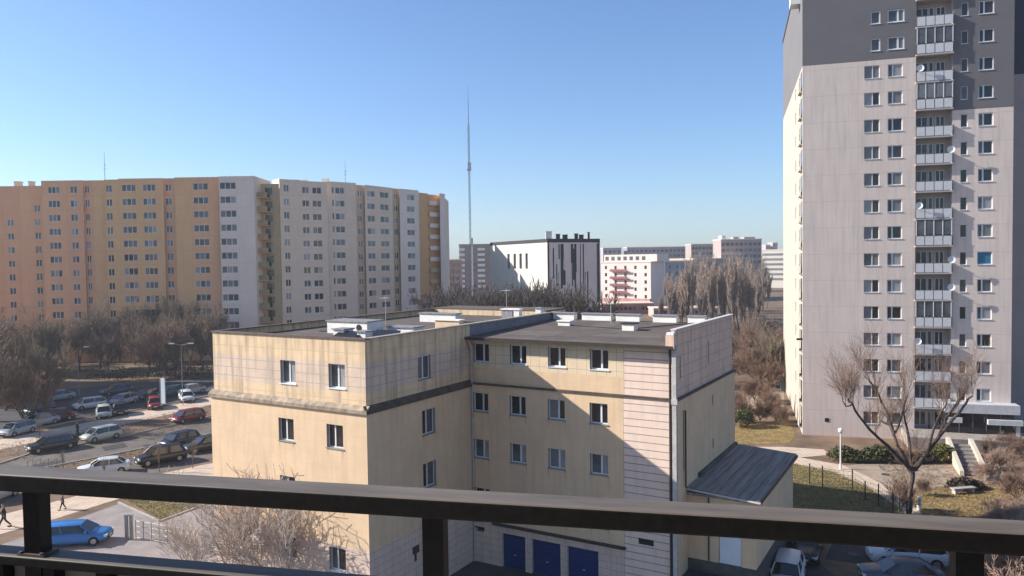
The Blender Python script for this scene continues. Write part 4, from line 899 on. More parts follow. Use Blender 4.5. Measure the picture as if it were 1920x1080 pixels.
# the pollarded tree
random.seed(9)
tg = gp(1704, 968)
def pollard():
    tr = MB(); cw = MB()
    def P(px, py, off=0.): # point in the tree's vertical spread, at its distance plus an offset
        q = yp(px, py, tg[1] + off); return Vector((q[0] - tg[0], q[1] - tg[1], q[2]))
    limbs = [([(1704, 968), (1708, 945), (1706, 922), (1711, 900), (1710, 880)], [.15, .13, .14, .15, .17], 0, 0),
             ([(1710, 882), (1680, 852), (1648, 822), (1612, 782), (1598, 757)], [.16, .13, .10, .08, .07], 0, -1.2),
             ([(1598, 757), (1586, 762), (1580, 752)], [.06, .04, .03], -1.2, -1.4), ([(1598, 757), (1590, 748), (1592, 756)], [.06, .05, .03], -1.2, -1.0),
             ([(1708, 885), (1690, 850), (1676, 815), (1668, 795), (1650, 788)], [.16, .13, .11, .09, .07], 0, 1.6),
             ([(1676, 812), (1662, 770), (1645, 735), (1630, 715), (1622, 708)], [.10, .09, .07, .06, .05], 1.0, 1.8),
             ([(1678, 812), (1690, 780), (1697, 755), (1702, 742)], [.09, .08, .06, .05], 1.0, .2),
             ([(1710, 880), (1706, 840), (1700, 800), (1694, 770)], [.13, .1, .08, .05], 0, 1.0),
             ([(1714, 882), (1735, 852), (1758, 822), (1785, 788), (1812, 755), (1824, 742)], [.17, .15, .13, .11, .08, .06], 0, -.8),
             ([(1758, 824), (1770, 795), (1788, 765), (1806, 738), (1815, 722)], [.12, .1, .09, .07, .05], -.4, .9),
             ([(1740, 846), (1752, 800), (1766, 770), (1775, 755)], [.11, .09, .07, .05], -.3, -1.6),
             ([(1655, 830), (1640, 815), (1642, 808)], [.07, .05, .04], -.5, .3)]
    ends = []
    for pts, rs, o0, o1 in limbs:
        n = len(pts); q = [P(p[0], p[1], o0 + (o1 - o0) * i / (n - 1)) for i, p in enumerate(pts)]
        qq, r2_ = [q[0]], [rs[0]]
        for i in range(n - 1): qq += [q[i].lerp(q[i + 1], .5) + rv(.09), q[i + 1]]; r2_ += [(rs[i] + rs[i + 1]) / 2 * random.uniform(.9, 1.15), rs[i + 1]]
        q, rs = qq, r2_; n = len(q)
        for i in range(n - 1):
            tr.tube(q[i], q[i + 1], rs[i], rs[i + 1], 7)
            for k in range(3): ends.append((q[i].lerp(q[i + 1], random.random()), i / n))
        for k in range(4): ends.append((q[-1], 1.))
    def tw_(p, d, L, r, lv):
        for i in range(3):
            d = (d + rv(.16) + Vector((0, 0, .06))).normalized(); q = p + d * L / 3; cw.tube(p, q, r, max(.006, r * .8), 3 if lv else 4); p = q; r = max(.006, r * .8)
            if lv < 2:
                for _ in range(2 if lv else 2): tw_(p, (d + rv(.55)).normalized(), L * .6, r * .7, lv + 1)
    for p, f in ends:
        if f < .4 and random.random() < .85 or random.random() < .42: continue
        d = Vector((random.uniform(-.5, .5), random.uniform(-.5, .5), 1)).normalized(); tw_(p, d, random.uniform(1.2, 2.6) * (.5 + .5 * f), .018, 0)
    return tr, cw
BARKD = mat('bark_dark', (.10, .072, .055), .95, .4, 3, bump=.4)
o = thing('pollarded_tree', 'pollarded bare tree with thick forked limbs in front of the tower', 'tree', tg)
a_, c_ = pollard(); a_.build('trunk', BARKD, o, True); c_.build('crown', TWIGR, o, True)
for (px, py, s, l_) in ((1685, 960, .8, 'multi-stemmed shrub left of the pollarded tree foot'), (1730, 930, .45, 'small twiggy shrub right of the pollarded tree foot')):
    tree('s', gp(px, py), s, label=l_, name='bare_shrub', cat='shrub', group='shrubs beside the pollarded tree')
random.seed(31)
for i in range(34):
    px = random.uniform(1845, 2010); py = random.uniform(875, 1110)
    k_ = random.choice('stt'); tree(k_, gp(px, py), random.uniform(.45, .8), label=('dark reddish' if k_ == 's' else 'pale rosy') + ' bare shrub in the thicket at the right edge', name='bare_shrub', cat='shrub', group='shrub thicket at the right edge')
for i in range(16):
    tree('t', gp(random.uniform(1885, 2080), random.uniform(1080, 1230)), random.uniform(.9, 1.25), label='tall pale shrub beside the right railing post', name='bare_shrub', cat='shrub', group='shrub thicket at the right edge')
for i in range(14):
    tree('s', gp(random.uniform(1850, 1990), random.uniform(838, 870)), random.uniform(.4, .6), label='bare shrub on the slope below the tower entrance', name='bare_shrub', cat='shrub', group='shrubs below the tower entrance')
# green hedges: clumps of leaf-sized faces
HEDGE = mat('hedge_leaf', (.045, .06, .022), .8, .5, 2.0, second=(.13, .12, .045)); HEDGEB = mat('hedge_brown', (.08, .055, .035), .9, .4, 2.0)
def hedge(label, pxs, h, rad, m_, n=1400, group=None):
    b = MB(); c0 = gp(*pxs[0])
    for _ in range(n):
        i = random.randrange(len(pxs) - 1) if len(pxs) > 1 else 0; f = random.random()
        A_ = Vector(gp(*pxs[i])); B_ = Vector(gp(*pxs[min(i + 1, len(pxs) - 1)])); p = A_.lerp(B_, f) - Vector(c0)
        an_ = random.uniform(0, 6.28); rr = rad * math.sqrt(random.random()); bump_ = 1 + .25 * math.sin(p.x * 2.1) + .15 * math.sin(p.y * 3.3 + p.x)
        zz = h * bump_ * (1 - (rr / rad) ** 3 * .6) * random.uniform(.12, 1) ** .5
        q = p + Vector((math.cos(an_) * rr, math.sin(an_) * rr, zz)); s_ = random.uniform(.06, .14); u_ = rv().normalized() * s_; w_ = rv().normalized() * s_
        b.quad(tuple(q - u_), tuple(q - w_), tuple(q + u_), tuple(q + w_))
    o = thing('hedge', label, 'hedge', c0, 0, group); b.build('foliage', m_, o)
    b = MB()
    for _ in range(14):
        f = random.random(); i = random.randrange(max(1, len(pxs) - 1)); p = Vector(gp(*pxs[i])).lerp(Vector(gp(*pxs[min(i + 1, len(pxs) - 1)])), f) - Vector(c0)
        b.tube(p, p + Vector((random.uniform(-.2, .2), random.uniform(-.2, .2), h * .8)), .02, .01, 4)
    b.build('stems', BARK, o)
hedge('dark green clipped hedge behind the white globe lamp', [(1565, 864), (1610, 866), (1665, 866)], 1.2, .8, HEDGE, 3600)
hedge('brown green hedge behind the pollarded tree', [(1668, 868), (1715, 868), (1755, 866)], 1.0, .7, HEDGEB, 2600)
hedge('yellow green bush left of the steps', [(1748, 866), (1785, 866)], 1.3, .8, mat('bush_yellow', (.14, .13, .03), .8, .5, 2), 1800)
hedge('small dark bush on the grass beside the office corner', [(1385, 802), (1400, 800)], 1.6, 1.1, HEDGE, 1400)
hedge('dark evergreen hedge across the far end of the car park', [(180, 716), (290, 712), (400, 706)], 2.2, 1.8, mat('hedge_dark', (.03, .035, .025), .9, .4), 6000)
hedge('round boulder-like dark shrub at the foot of the steps', [(1790, 918), (1830, 915)], .7, .8, HEDGEB, 1500)

def inside(x, y, poly):
    c = False; n = len(poly)
    for i in range(n):
        (x1, y1), (x2, y2) = poly[i], poly[i - 1]
        if (y1 > y) != (y2 > y) and x < (x2 - x1) * (y - y1) / (y2 - y1) + x1: c = not c
    return c
def scatter(name, pxs, n, m_, kind_, hgt, seed):
    random.seed(seed); poly = [gp(*p)[:2] for p in pxs]; b = MB(); x0, x1 = min(p[0] for p in poly), max(p[0] for p in poly); y0, y1 = min(p[1] for p in poly), max(p[1] for p in poly); k = 0
    while k < n:
        x, y = random.uniform(x0, x1), random.uniform(y0, y1)
        if not inside(x, y, poly): continue
        k += 1; a_ = random.uniform(0, 6.28)
        if kind_ == 'leaf':
            s_ = random.uniform(.03, .09); u = Vector((math.cos(a_), math.sin(a_), random.uniform(-.2, .5))) * s_; w = Vector((-math.sin(a_), math.cos(a_), random.uniform(-.2, .5))) * s_; q = Vector((x, y, .05))
            b.quad(tuple(q - u), tuple(q - w), tuple(q + u), tuple(q + w))
        else:
            h_ = hgt * random.uniform(.4, 1.3); dx, dy = math.cos(a_) * .05, math.sin(a_) * .05; lx, ly = random.uniform(-.06, .06), random.uniform(-.06, .06)
            b.face([(x - dx, y - dy, 0), (x + dx, y + dy, 0), (x + lx, y + ly, h_)])
    return tag(b.build(name, m_), kind='stuff')
LEAFM = mat('dead_leaves', (.14, .085, .045), .9, .5, .5, second=(.36, .22, .12)); BLADE = mat('grass_blades', (.19, .15, .055), .9, .5, .7, second=(.38, .29, .12))
scatter('grass', [(1488, 868), (1570, 884), (1640, 916), (1700, 962), (1720, 990), (1560, 1010), (1470, 990)], 9000, BLADE, 'grass', .065, 1)
scatter('grass', [(1700, 935), (1740, 920), (1900, 910), (2000, 930), (2000, 985), (1750, 978)], 8000, BLADE, 'grass', .065, 2)
scatter('grass', [(232, 936), (275, 923), (400, 894), (520, 872), (520, 920), (395, 938), (300, 974)], 5000, BLADE, 'grass', .12, 3)
scatter('grass', [(1370, 800), (1478, 788), (1492, 818), (1480, 832), (1370, 834)], 3500, BLADE, 'grass', .065, 4)
scatter('leaf_litter', [(1640, 868), (1850, 872), (2050, 880), (2050, 1100), (1850, 1010), (1700, 930)], 7000, LEAFM, 'leaf', 0, 5)
scatter('leaf_litter', [(-60, 846), (400, 758), (420, 790), (240, 825), (-60, 880)], 5000, LEAFM, 'leaf', 0, 6)
scatter('leaf_litter', [(-60, 900), (150, 866), (400, 814), (420, 826), (130, 886), (-60, 925)], 4000, LEAFM, 'leaf', 0, 7)
# dirt runs below the window sills of the office
STAIN = mat('sill_stain', (.50, .37, .245), .9, .12, 3)
random.seed(12)
for (x, y, ax, zs_) in [(c, Y0, 0, (6.5, 9.76)) for c in aw] + [(c, 0, 0, (4.15, 7.24, 10.18)) for c in cwn] + [(0, Y0 + 5.34, 1, (6.67, 9.76))]:
    for z in zs_:
        b = MB()
        for sg in (-1, 1):
            for q in range(2):
                o_ = sg * (.58 - q * .07 + random.uniform(-.03, .03)); w = random.uniform(.012, .03); l_ = random.uniform(.25, .9); zt = z - .66
                if ax == 0: b.face([(x + o_ - w, y - .003, zt), (x + o_ + w, y - .003, zt), (x + o_ + w * .2, y - .003, zt - l_)][::-1])
                else: b.face([(.003, y + o_ - w, zt), (.003, y + o_ + w, zt), (.003, y + o_ + w * .2, zt - l_)][::-1])
        b.build('dirt_run', STAIN, T)

# ------------------------------------------------------------------ cars
TYRE = mat('tyre', (.012, .012, .012), .9, .2, 10); RIM = mat('rim', (.35, .35, .36), .35, .1, metal=.6); CGL = mat('car_glass', (.012, .014, .016), .05, .2, spec=.8)
HL = mat('headlight', (.65, .65, .62), .15, .05, spec=.7); TLm = mat('taillight', (.30, .01, .01), .3, .1); PLT = mat('plate', (.6, .6, .58), .5)
def paint(n, c): return mat('paint_' + n, c, .28, .04, 1, spec=.6)
KIND = {  # length, height, stations: (x, half width, z belt), cabin: (x0 base, x0 roof, x1 roof, x1 base)
    'hatch': (4.0, 1.48, (.62, 1.25, 3.55, 3.92)), 'sedan': (4.5, 1.44, (1.05, 1.85, 3.35, 4.1)), 'estate': (4.6, 1.48, (.95, 1.75, 4.1, 4.5)),
    'suv': (4.5, 1.68, (.85, 1.55, 3.95, 4.4)), 'mini': (3.6, 1.5, (.5, 1.1, 3.1, 3.5))}
CARP = {}
def make_car(kind, pn, pc):
    Lc, Hc, (b0, r0, r1, b1) = KIND[kind]; P_ = paint(pn, pc); hw = .88; zb = .2; belt = .92 if kind != 'suv' else 1.02; hood = belt - (.12 if kind != 'suv' else .1)
    o = bpy.data.objects.new('parked_car', None); COL.objects.link(o)
    st_ = [(0, .62, .42, hood - .22), (.06, .74, .34, hood - .1), (.3, .84, .24, hood - .02), (.75, hw, zb, hood + .03), (b0 + .1, hw, zb, belt - .02), (Lc * .5, hw + .01, zb, belt), (b1 - .15, hw, zb, belt + .02),
           (Lc - .3, .85, .26, belt + (.02 if kind != 'sedan' else .0)), (Lc - .06, .77, .34, belt - .06), (Lc, .66, .42, belt - .2)]
    st_.sort(); b = MB(); rings = []
    for (x, w, z0, zt) in st_:
        zm = (z0 + zt) / 2
        half = [(w * .90, z0), (w, z0 + .16), (w * 1.0, zm + .05), (w * .97, zt - .12), (w * .86, zt), (w * .4, zt + .035)]
        ring = [(x, -y, z) for y, z in half] + [(x, y, z) for y, z in half[::-1]]; k = len(b.v); b.v += ring; rings.append(k)
    m_ = 12
    for a_, c_ in zip(rings, rings[1:]):
        for i in range(m_):
            j = (i + 1) % m_; b.f.append((a_ + i, c_ + i, c_ + j, a_ + j)); b.uv.append([(0, 0)] * 4); b.mi.append(0)
    b.f.append(tuple(rings[0] + i for i in range(m_))); b.uv.append([(0, 0)] * m_); b.mi.append(0)
    b.f.append(tuple(rings[-1] + i for i in range(m_))[::-1]); b.uv.append([(0, 0)] * m_); b.mi.append(0)
    # roof shell
    rt = Hc; rb = Hc - .05
    def rr(x, w, z): return [(x, -w, z - .05), (x, -w * .9, z), (x, 0, z + .03), (x, w * .9, z), (x, w, z - .05)]
    rs = [rr(r0 - .08, .60, rt - .06), rr(r0 + .25, .64, rt - .01), rr((r0 + r1) / 2, .66, rt), rr(r1 - .2, .64, rt - .02), rr(r1 + .05, .60, rt - .07)]
    ks = []
    for r_ in rs: ks.append(len(b.v)); b.v += r_
    for a_, c_ in zip(ks, ks[1:]):
        for i in range(4): b.f.append((a_ + i, c_ + i, c_ + i + 1, a_ + i + 1)); b.uv.append([(0, 0)] * 4); b.mi.append(0)
    # pillars
    for sg in (-1, 1):
        for (xa_, xb_) in ((b0 + .05, r0), (b1 - .05, r1), ((b0 + b1) / 2 + .1, (r0 + r1) / 2 + .1)):
            b.tube((xa_, sg * .80, belt - .02), (xb_, sg * .625, rt - .07), .045, .04, 5)
    body = b.build('body', P_, o, True)
    b = MB()
    bot = [(b0, .72), (b0 + .5, .78), (b1 - .4, .78), (b1, .70)]; top = [(r0 - .02, .58), (r0 + .25, .62), (r1 - .2, .62), (r1, .57)]
    zt = rt - .05; zbl = belt - .05
    for i in range(3):
        for sg in (-1, 1):
            p = [(bot[i][0], sg * bot[i][1], zbl), (bot[i + 1][0], sg * bot[i + 1][1], zbl), (top[i + 1][0], sg * top[i + 1][1], zt), (top[i][0], sg * top[i][1], zt)]
            b.quad(*(p if sg < 0 else p[::-1]))
    b.quad((b0, .72, zbl), (b0, -.72, zbl), (r0 - .02, -.58, zt), (r0 - .02, .58, zt)); b.quad((b1, -.70, zbl), (b1, .70, zbl), (r1, .57, zt), (r1, -.57, zt))
    b.build('windows', CGL, o)
    wr = .32 if kind != 'suv' else .36
    for x in (.82, Lc - .82):
        for sg in (-1, 1):
            b = MB(); b.tube((x, sg * .70, wr), (x, sg * .90, wr), wr, wr, 18, True); w_ = b.build('wheel', TYRE, o)
            b = MB(); b.tube((x, sg * .885, wr), (x, sg * .912, wr), wr * .62, wr * .55, 14, True); b.build('rim', RIM, w_)
    for sg in (-1, 1):
        b = MB(); b.box(.02, .2, sg * .62 - .16, sg * .62 + .16, hood - .24, hood - .1); b.build('headlight', HL, o)
        b = MB(); b.box(Lc - .1, Lc + .005, sg * .62 - .13, sg * .62 + .13, belt - .28, belt - .08); b.build('taillight', TLm, o)
        b = MB(); b.box(b0 + .28, b0 + .42, sg * .9 - .09, sg * .9 + .09, belt - .02, belt + .12); b.build('mirror', P_, o)
    b = MB(); b.box(-.015, .02, -.26, .26, .42, .53); b.box(Lc - .02, Lc + .015, -.26, .26, .5, .61); b.build('number_plate', PLT, o)
    b = MB(); b.box(-.008, .03, -.5, .5, .3, .4); b.build('grille', BLACK, o)
    # centre the origin
    for ch in o.children:
        ch.location.x -= Lc / 2 if ch.parent == o else 0
    return o
def car(kind, pn, pc, rear, front, label, z=0., group=None, az=None, centre=None):
    """rear/front: photo pixels where the ends of the car stand"""
    if centre: c = Vector(gp(*centre)); dx, dy = math.sin(R(az)), math.cos(R(az))
    else:
        A_, B_ = Vector(gp(*rear)), Vector(gp(*front)); c = (A_ + B_) / 2; d = B_ - A_; dx, dy = d.x, d.y
    rz = math.atan2(-dy, -dx)   # model's nose is at -x
    key = (kind, pn)
    if key not in CARP: CARP[key] = o = make_car(kind, pn, pc); o.location = (c.x, c.y, .02); o.rotation_euler = (0, 0, rz)
    else: o = dup(CARP[key], (c.x, c.y, .02), rz)
    tag(o, label, 'car', group or 'parked cars'); return o
DG = (.02, .022, .025); DK2 = (.012, .012, .014); WH = (.62, .62, .60); SV = (.32, .34, .36); RD = (.22, .02, .025); BL = (.03, .16, .42); GRN = (.03, .05, .05); LG = (.45, .45, .42)
G1 = 'cars on the left road'; G2 = 'cars in the shaded left car park'; G3 = 'cars in the office yard'
car('estate', 'dark', DG, (143, 836), (50, 852), 'long dark estate car on the left road', group=G1)
car('hatch', 'lightgreen', (.46, .47, .40), (225, 818), (155, 832), 'pale green-white hatchback on the left road beside a walker', group=G1)
car('hatch', 'red', RD, (385, 784), (318, 797), 'dark red car by the corner of the cream facade', group=G1)
car('suv', 'black', DK2, (336, 862), (268, 874), 'black off-roader nearest the office in the left car park', group=G1)
car('hatch', 'navy', (.02, .025, .045), (362, 830), (312, 842), 'dark blue hatchback behind the black off-roader', group=G1)
car('sedan', 'darkgreen', (.03, .035, .035), (420, 838), (352, 850), 'dark car half hidden behind the cream facade', group=G1)
car('sedan', 'white', WH, (232, 884), (160, 892), 'white saloon with its roof just above the balcony rail', group=G1)
car('hatch', 'silver', SV, (18, 928), (-40, 950), 'silver car under the rail at the left edge', group=G1)
car('estate', 'brightblue', BL, (70, 1024), (210, 1014), 'bright blue car below the rail at bottom left', group=G1)
car('hatch', 'white', WH, (197, 762), (138, 770), 'white hatchback in the shaded car park under the trees', group=G2)
car('hatch', 'silver', SV, (255, 752), (208, 764), 'silver hatchback right of the white hatchback', group=G2)
car('estate', 'teal', (.05, .09, .10), (345, 738), (290, 748), 'teal grey car behind the white banner pole', group=G2)
car('sedan', 'silver', SV, (378, 735), (335, 742), 'silver car just right of the teal car', group=G2)
car('mini', 'lightgreen', LG, None, None, 'small pale car beside the pavement below the white hatchback', group=G2, az=150, centre=(195, 782))
car('mini', 'black', DK2, None, None, 'small black car right of the small pale car', group=G2, az=150, centre=(225, 777))
car('hatch', 'red', RD, None, None, 'red hatchback parked against the pale pavement', group=G2, az=150, centre=(290, 765))
car('hatch', 'white', WH, None, None, 'white car near the office corner by the pavement', group=G2, az=150, centre=(350, 752))
car('sedan', 'silver', SV, (105, 792), (40, 805), 'silver saloon under the large left trees', group=G2)
car('hatch', 'silver', SV, (60, 808), (5, 822), 'grey hatchback nearest the left edge under trees', group=G2)
car('hatch', 'red', RD, None, None, 'dark red car under the trees left of the small pale car', group=G2, az=60, centre=(110, 788))
car('hatch', 'dark', DG, (100, 770), (50, 780), 'dark hatchback behind the silver saloon', group=G2)
car('sedan', 'silver', SV, (130, 748), (85, 754), 'silver saloon in the back row of the car park', group=G2)
car('sedan', 'teal', (.05, .09, .10), (240, 736), (200, 741), 'teal saloon in the back row of the car park', group=G2)
car('hatch', 'dark', DG, (288, 745), (262, 752), 'dark car left of the white banner pole', group=G2)
# office yard
car('hatch', 'white', WH, None, None, 'white hatchback nearest the office annex seen from above', group=G3, az=205, centre=(1477, 1092))
car('sedan', 'black', DK2, None, None, 'black car in the deep shade behind the white hatchback', group=G3, az=205, centre=(1512, 1040))
car('suv', 'white', WH, None, None, 'white van-like car beside the right railing post', group=G3, az=283, centre=(1700, 1058))
car('sedan', 'bluegrey', (.07, .08, .11), None, None, 'blue grey car in front of the white van-like car', group=G3, az=283, centre=(1690, 1095))
# far right cars
for k, (px, py, pn, pc, l_) in enumerate(((1425, 600, 'white', WH, 'white car on the far road left of the tower'), (1440, 606, 'silver', SV, 'silver car on the far road beside the tower'), (1455, 612, 'dark', DG, 'dark car on the far road touching the tower edge'), (1448, 625, 'silver', SV, 'silver car nearest on the far road'), (1432, 617, 'red', RD, 'red car on the far road'), (1408, 658, 'white', WH, 'white car among the bare trees left of the tower'), (1425, 668, 'silver', SV, 'silver car among the bare trees left of the tower'))):
    car('hatch', pn, pc, None, None, l_, group='cars beyond the tower', az=80 + 20 * k, centre=(px, py))

# ------------------------------------------------------------------ street furniture
LP = mat('lamp_white', (.70, .68, .62), .5, .05); GLOBE = mat('lamp_globe', (.8, .78, .74), .3, .03); STEEL = mat('steel_grey', (.30, .29, .28), .5, .1, metal=.4); RUST = mat('fence_dark', (.06, .045, .04), .7, .2)
def uvs(b, c, r, n=14, m_=8, mi=0):
    for i in range(m_):
        for j in range(n):
            P_ = lambda a_, t_: (c[0] + r * math.sin(math.pi * a_ / m_) * math.cos(2 * math.pi * t_ / n), c[1] + r * math.sin(math.pi * a_ / m_) * math.sin(2 * math.pi * t_ / n), c[2] + r * math.cos(math.pi * a_ / m_))
            b.quad(P_(i, j), P_(i + 1, j), P_(i + 1, j + 1), P_(i, j + 1))
g = gp(1576, 880)
o = thing('street_lamp', 'white globe lamp on a pale pole before the tower', 'street lamp', g)
b = MB(); b.tube((0, 0, 0), (0, 0, 3.3), .07, .05, 10); b.tube((0, 0, 0), (0, 0, .5), .1, .1, 10); b.build('pole', LP, o)
b = MB(); uvs(b, (0, 0, 3.5), .22); b.build('lamp_globe', GLOBE, o, True); b = MB(); b.tube((0, 0, 3.26), (0, 0, 3.34), .12, .12, 10, True); b.build('collar', STEEL, o)
for (px, py, hh_, arms, l_) in ((343, 760, 8.2, 2, 'double-armed street lamp above the dark red car'), (148, 742, 7.0, 1, 'street lamp in front of the orange block trees')):
    g = gp(px, py); o = thing('street_lamp', l_, 'street lamp', g, 0, 'street lamps of the left car park')
    b = MB(); b.tube((0, 0, 0), (0, 0, hh_), .06, .035, 8)
    for sg in ((-1, 1) if arms == 2 else (1,)): b.tube((0, 0, hh_), (sg * 1.3, 0, hh_ + .25), .04, .035, 6)
    b.build('pole', STEEL, o)
    for sg in ((-1, 1) if arms == 2 else (1,)):
        b = MB(); b.box(sg * 1.3 - .35, sg * 1.3 + .35, -.14, .14, hh_ + .16, hh_ + .3); b.build('lamp_head', LP, o)
g = gp(307, 768); o = thing('banner_pole', 'tall white banner board on a post beside the pavement', 'sign', g, -R(20))
b = MB(); b.box(-.32, .32, -.06, .06, .8, 4.1); b.build('banner', mat('banner_white', (.66, .72, .74), .5, .05), o)
b = MB(); b.tube((-.5, 0, 0), (-.5, 0, 4.2), .04, .04, 8); b.tube((-.5, 0, 4.15), (.3, 0, 4.15), .03, .03, 6); b.tube((-.5, 0, .9), (.3, 0, .9), .03, .03, 6); b.build('post', STEEL, o)
# lawn fence
pts = [(1488, 903), (1518, 908), (1542, 913), (1598, 920), (1622, 938), (1647, 950), (1674, 968), (1700, 985)]
g0 = gp(*pts[0]); o = thing('lawn_fence', 'dark wire fence with thin posts along the lawn', 'fence', g0)
for p in pts[1:]:
    q = gp(*p); b = MB(); b.box(q[0] - g0[0] - .04, q[0] - g0[0] + .04, q[1] - g0[1] - .04, q[1] - g0[1] + .04, 0, 1.75 if p[0] != 1622 else 1.5); b.build('post', RUST, o)
b = MB()
for i in range(1, len(pts) - 1):
    A_, B_ = Vector(gp(*pts[i])) - Vector(g0), Vector(gp(*pts[i + 1])) - Vector(g0)
    for z in (.15, .5, .85, 1.2, 1.55): b.tube(A_ + Vector((0, 0, z)), B_ + Vector((0, 0, z)), .012, .012, 4)
    n = int((B_ - A_).length / .3)
    for k in range(n): q = A_.lerp(B_, k / n); b.tube(q + Vector((0, 0, .15)), q + Vector((0, 0, 1.55)), .008, .008, 3)
b.build('wire_mesh', RUST, o)
# bollard
g = gp(1723, 955); o = thing('bollard', 'short white concrete bollard casting a shadow on the yellow grass', 'bollard', g)
b = MB(); b.tube((0, 0, 0), (0, 0, .85), .16, .14, 12); b.tube((0, 0, .85), (0, 0, .98), .14, .08, 12, True); b.build('shaft', LP, o); b = MB(); b.tube((0, 0, .7), (0, 0, .76), .155, .155, 12); b.build('band', STEEL, o)
# gate posts and low fence at the driveway
for (px, py, l_) in ((238, 1012, 'left grey gate post at the driveway by the blue car'), (247, 1012, 'right grey gate post at the driveway by the blue car')):
    g = gp(px, py); b = MB(); b.box(-.09, .09, -.09, .09, 0, 1.7); b.box(-.12, .12, -.12, .12, 1.7, 1.76); o = b.build('gate_post', STEEL); o.location = g; tag(o, l_, 'gate post', 'gate posts at the driveway')
g0 = gp(255, 1010); g1 = gp(345, 1025); o = thing('mesh_fence', 'low grey mesh fence running from the gate posts', 'fence', g0)
b = MB(); dd_ = Vector(g1) - Vector(g0)
for k in range(7): q = dd_ * (k / 6); b = MB(); b.tube(q, q + Vector((0, 0, 1.3)), .03, .03, 6); b.build('post', STEEL, o)
b = MB()
for z in (.1, .5, .9, 1.25): b.tube(Vector((0, 0, z)), dd_ + Vector((0, 0, z)), .014, .014, 4)
for k in range(40): q = dd_ * (k / 40); b.tube(q + Vector((0, 0, .1)), q + Vector((0, 0, 1.25)), .008, .008, 3)
b.build('wires', STEEL, o)
# metal barrier posts by the left road
g0 = gp(52, 884); o = thing('bike_rack', 'row of thin metal hoops on the verge above the rail', 'bike rack', g0)
for k in range(4):
    b = MB(); x = k * .75
    b.tube((x, 0, 0), (x, 0, .95), .03, .03, 6); b.tube((x, .8, 0), (x, .8, .95), .03, .03, 6); b.tube((x, 0, .95), (x, .8, .95), .03, .03, 6); b.build('hoop', STEEL, o)
# railing and basement steps beside the annex
o = thing('stair_railing', 'dark railing around the basement steps beside the annex', 'railing', on_office(13.6, -.4, 0), -R(30.4))
for q in range(5): b = MB(); b.tube((q * .8, 0, 0), (q * .8, 0, 1.7), .035, .035, 6); b.build('post', RUST, o)
b = MB()
for z in (1.0, 1.65): b.tube((0, 0, z), (3.2, 0, z), .03, .03, 6)
b.build('handrail', RUST, o)
o = thing('loading_platform', 'dark blue-painted loading platform in front of the annex', 'platform', on_office(13.4, -.2, 0), -R(30.4))
b = MB(); b.box(0, 2.6, .1, 1.75, 0, 1.5); b.build('deck', mat('platform_blue', (.03, .04, .06), .6, .2), o); b = MB()
for q in range(6): b.box(2.6 + q * .28, 2.88 + q * .28, .1, 1.7, 0, 1.3 - q * .22)
b.build('steps', mat('steps_metal', (.12, .12, .12), .6, .2), o)
# bench and stones near the stairs
g = gp(1806, 925); o = thing('bench', 'low stone bench at the foot of the steps', 'bench', g, R(10))
b = MB(); b.box(-1.0, 1.0, -.25, .25, .38, .48); b.build('seat', KERB, o)
for sx in (-.75, .75): b = MB(); b.box(sx - .12, sx + .12, -.2, .2, 0, .38); b.build('leg', KERB, o)

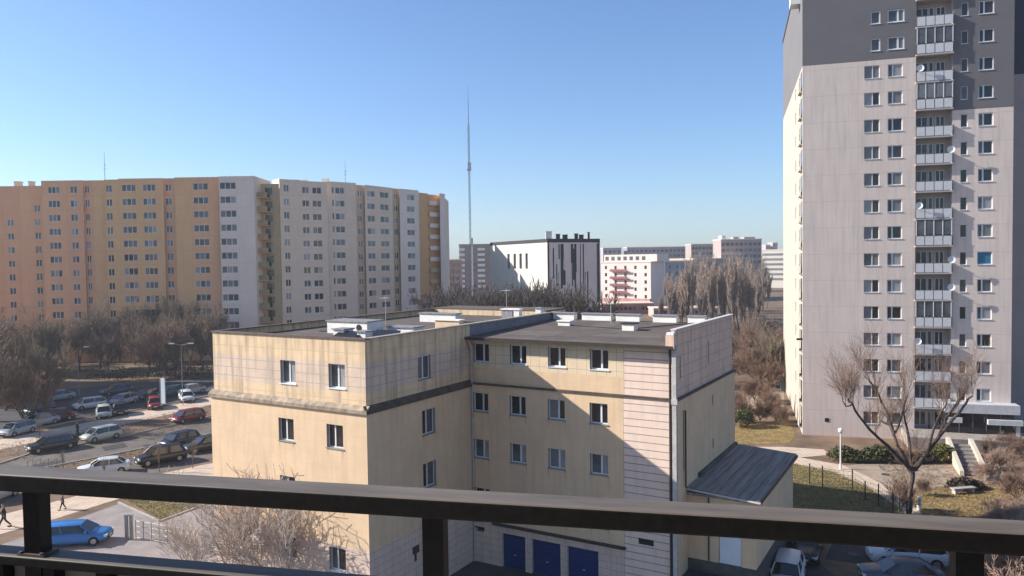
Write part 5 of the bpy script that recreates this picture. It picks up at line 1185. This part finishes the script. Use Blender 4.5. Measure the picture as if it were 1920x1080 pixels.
# ------------------------------------------------------------------ people
def person(label, loc, rz, coat, legs, h=1.72, stride=.32, hair=(.02, .015, .01), arm=.2):
    o = thing('person', label, 'person', loc, rz); s = h / 1.75
    def skin(name, verts, edges, radii, m_, root=0, sub=1):
        me = bpy.data.meshes.new(name); me.from_pydata([tuple(c * s for c in v) for v in verts], edges, []); me.materials.append(m_)
        q = link(name, me, o); md = q.modifiers.new('skin', 'SKIN'); md.use_smooth_shade = True
        for i, r_ in enumerate(radii):
            sv = me.skin_vertices[0].data[i]; sv.radius = (r_[0] * s, r_[1] * s) if isinstance(r_, tuple) else (r_ * s, r_ * s); sv.use_root = (i == root)
        ss = q.modifiers.new('sub', 'SUBSURF'); ss.levels = sub; ss.render_levels = sub; return q
    # x = walking direction
    st = stride
    V = [(0, 0, .93), (.0, 0, 1.12), (.01, 0, 1.36), (.02, 0, 1.49), (.04, 0, 1.56), (.05, 0, 1.66), (.05, 0, 1.74),
         (0, .10, .90), (st * .55, .10, .50), (st, .10, .09), (st + .16, .11, .05),
         (0, -.10, .90), (-st * .25, -.10, .50), (-st * 1.1, -.10, .12), (-st * 1.1 + .14, -.11, .05),
         (0, .18, 1.42), (-arm * .6, .24, 1.15), (arm * .1 - .04, .25, .92), (arm * .1, .25, .84),
         (0, -.18, 1.42), (arm * .5, -.24, 1.15), (arm * 1.4, -.24, .95), (arm * 1.6, -.24, .88)]
    E_ = [(0, 1), (1, 2), (2, 3), (3, 4), (4, 5), (5, 6), (0, 7), (7, 8), (8, 9), (9, 10), (0, 11), (11, 12), (12, 13), (13, 14), (2, 15), (15, 16), (16, 17), (17, 18), (2, 19), (19, 20), (20, 21), (21, 22)]
    Rr = [(.14, .11), (.13, .10), (.15, .10), .055, .07, .095, .05, .085, .06, .042, .04, .085, .06, .042, .04, .055, .042, .032, .035, .055, .042, .032, .035]
    skin('body', V, E_, Rr, mat('skin_tone', (.42, .24, .16), .6, .1))
    skin('coat', [(0, 0, .80), (0, 0, 1.1), (.01, 0, 1.36), (.02, 0, 1.46), (0, .185, 1.42), (-arm * .6, .245, 1.15), (arm * .1 - .04, .255, .93), (0, -.185, 1.42), (arm * .5, -.245, 1.15), (arm * 1.4, -.245, .96)],
         [(0, 1), (1, 2), (2, 3), (2, 4), (4, 5), (5, 6), (2, 7), (7, 8), (8, 9)], [(.18, .15), (.165, .13), (.18, .125), .07, .075, .06, .045, .075, .06, .045], coat)
    skin('trousers', [(0, 0, .92), (0, .10, .86), (st * .55, .10, .50), (st, .10, .11), (0, -.10, .86), (-st * .25, -.10, .50), (-st * 1.1, -.10, .15)], [(0, 1), (1, 2), (2, 3), (0, 4), (4, 5), (5, 6)], [.13, .1, .075, .06, .1, .075, .06], legs)
    skin('hair', [(.02, 0, 1.66), (.03, 0, 1.76)], [(0, 1)], [.098, .075], mat('hair_dark', hair, .8))
    for sg in (st + .06, -st * 1.1 + .05):
        b = MB(); yy = .105 if sg > 0 else -.105; b.box((sg - .12) * s, (sg + .16) * s, (yy - .05) * s, (yy + .05) * s, 0, .09 * s); b.build('shoe', BLACK, o)
    return o
DC = mat('coat_dark', (.02, .02, .024), .9, .2); DJ = mat('jeans_dark', (.03, .032, .045), .9, .2); BRC = mat('coat_brown', (.05, .03, .025), .9, .2)
person('person in dark clothes striding along the pale footpath at the left edge', gp(8, 990), math.atan2(-.5, -.8), DC, DJ, 1.8, .36)
person('person in dark coat standing between the two cars on the left pavement', gp(146, 818), R(200), BRC, DJ, 1.75, .1)
person('small person walking on the footpath beyond the blue car', gp(118, 956), R(200), mat('coat_grey', (.10, .09, .09), .9), DJ, 1.3, .25)

# ------------------------------------------------------------------ air
hz = MB(); hz.box(-1200, 1200, -60, 1500, -1.0, 90)
hm = bpy.data.materials.new('air'); hm.use_nodes = True; n = hm.node_tree.nodes; n.remove(n['Principled BSDF'])
pv = n.new('ShaderNodeVolumePrincipled'); pv.inputs['Color'].default_value = (.93, .93, .95, 1); pv.inputs['Density'].default_value = .00032; pv.inputs['Anisotropy'].default_value = .2
hm.node_tree.links.new(pv.outputs[0], n['Material Output'].inputs['Volume'])
HAZE = True
if HAZE: tag(hz.build('haze', hm), kind='stuff')
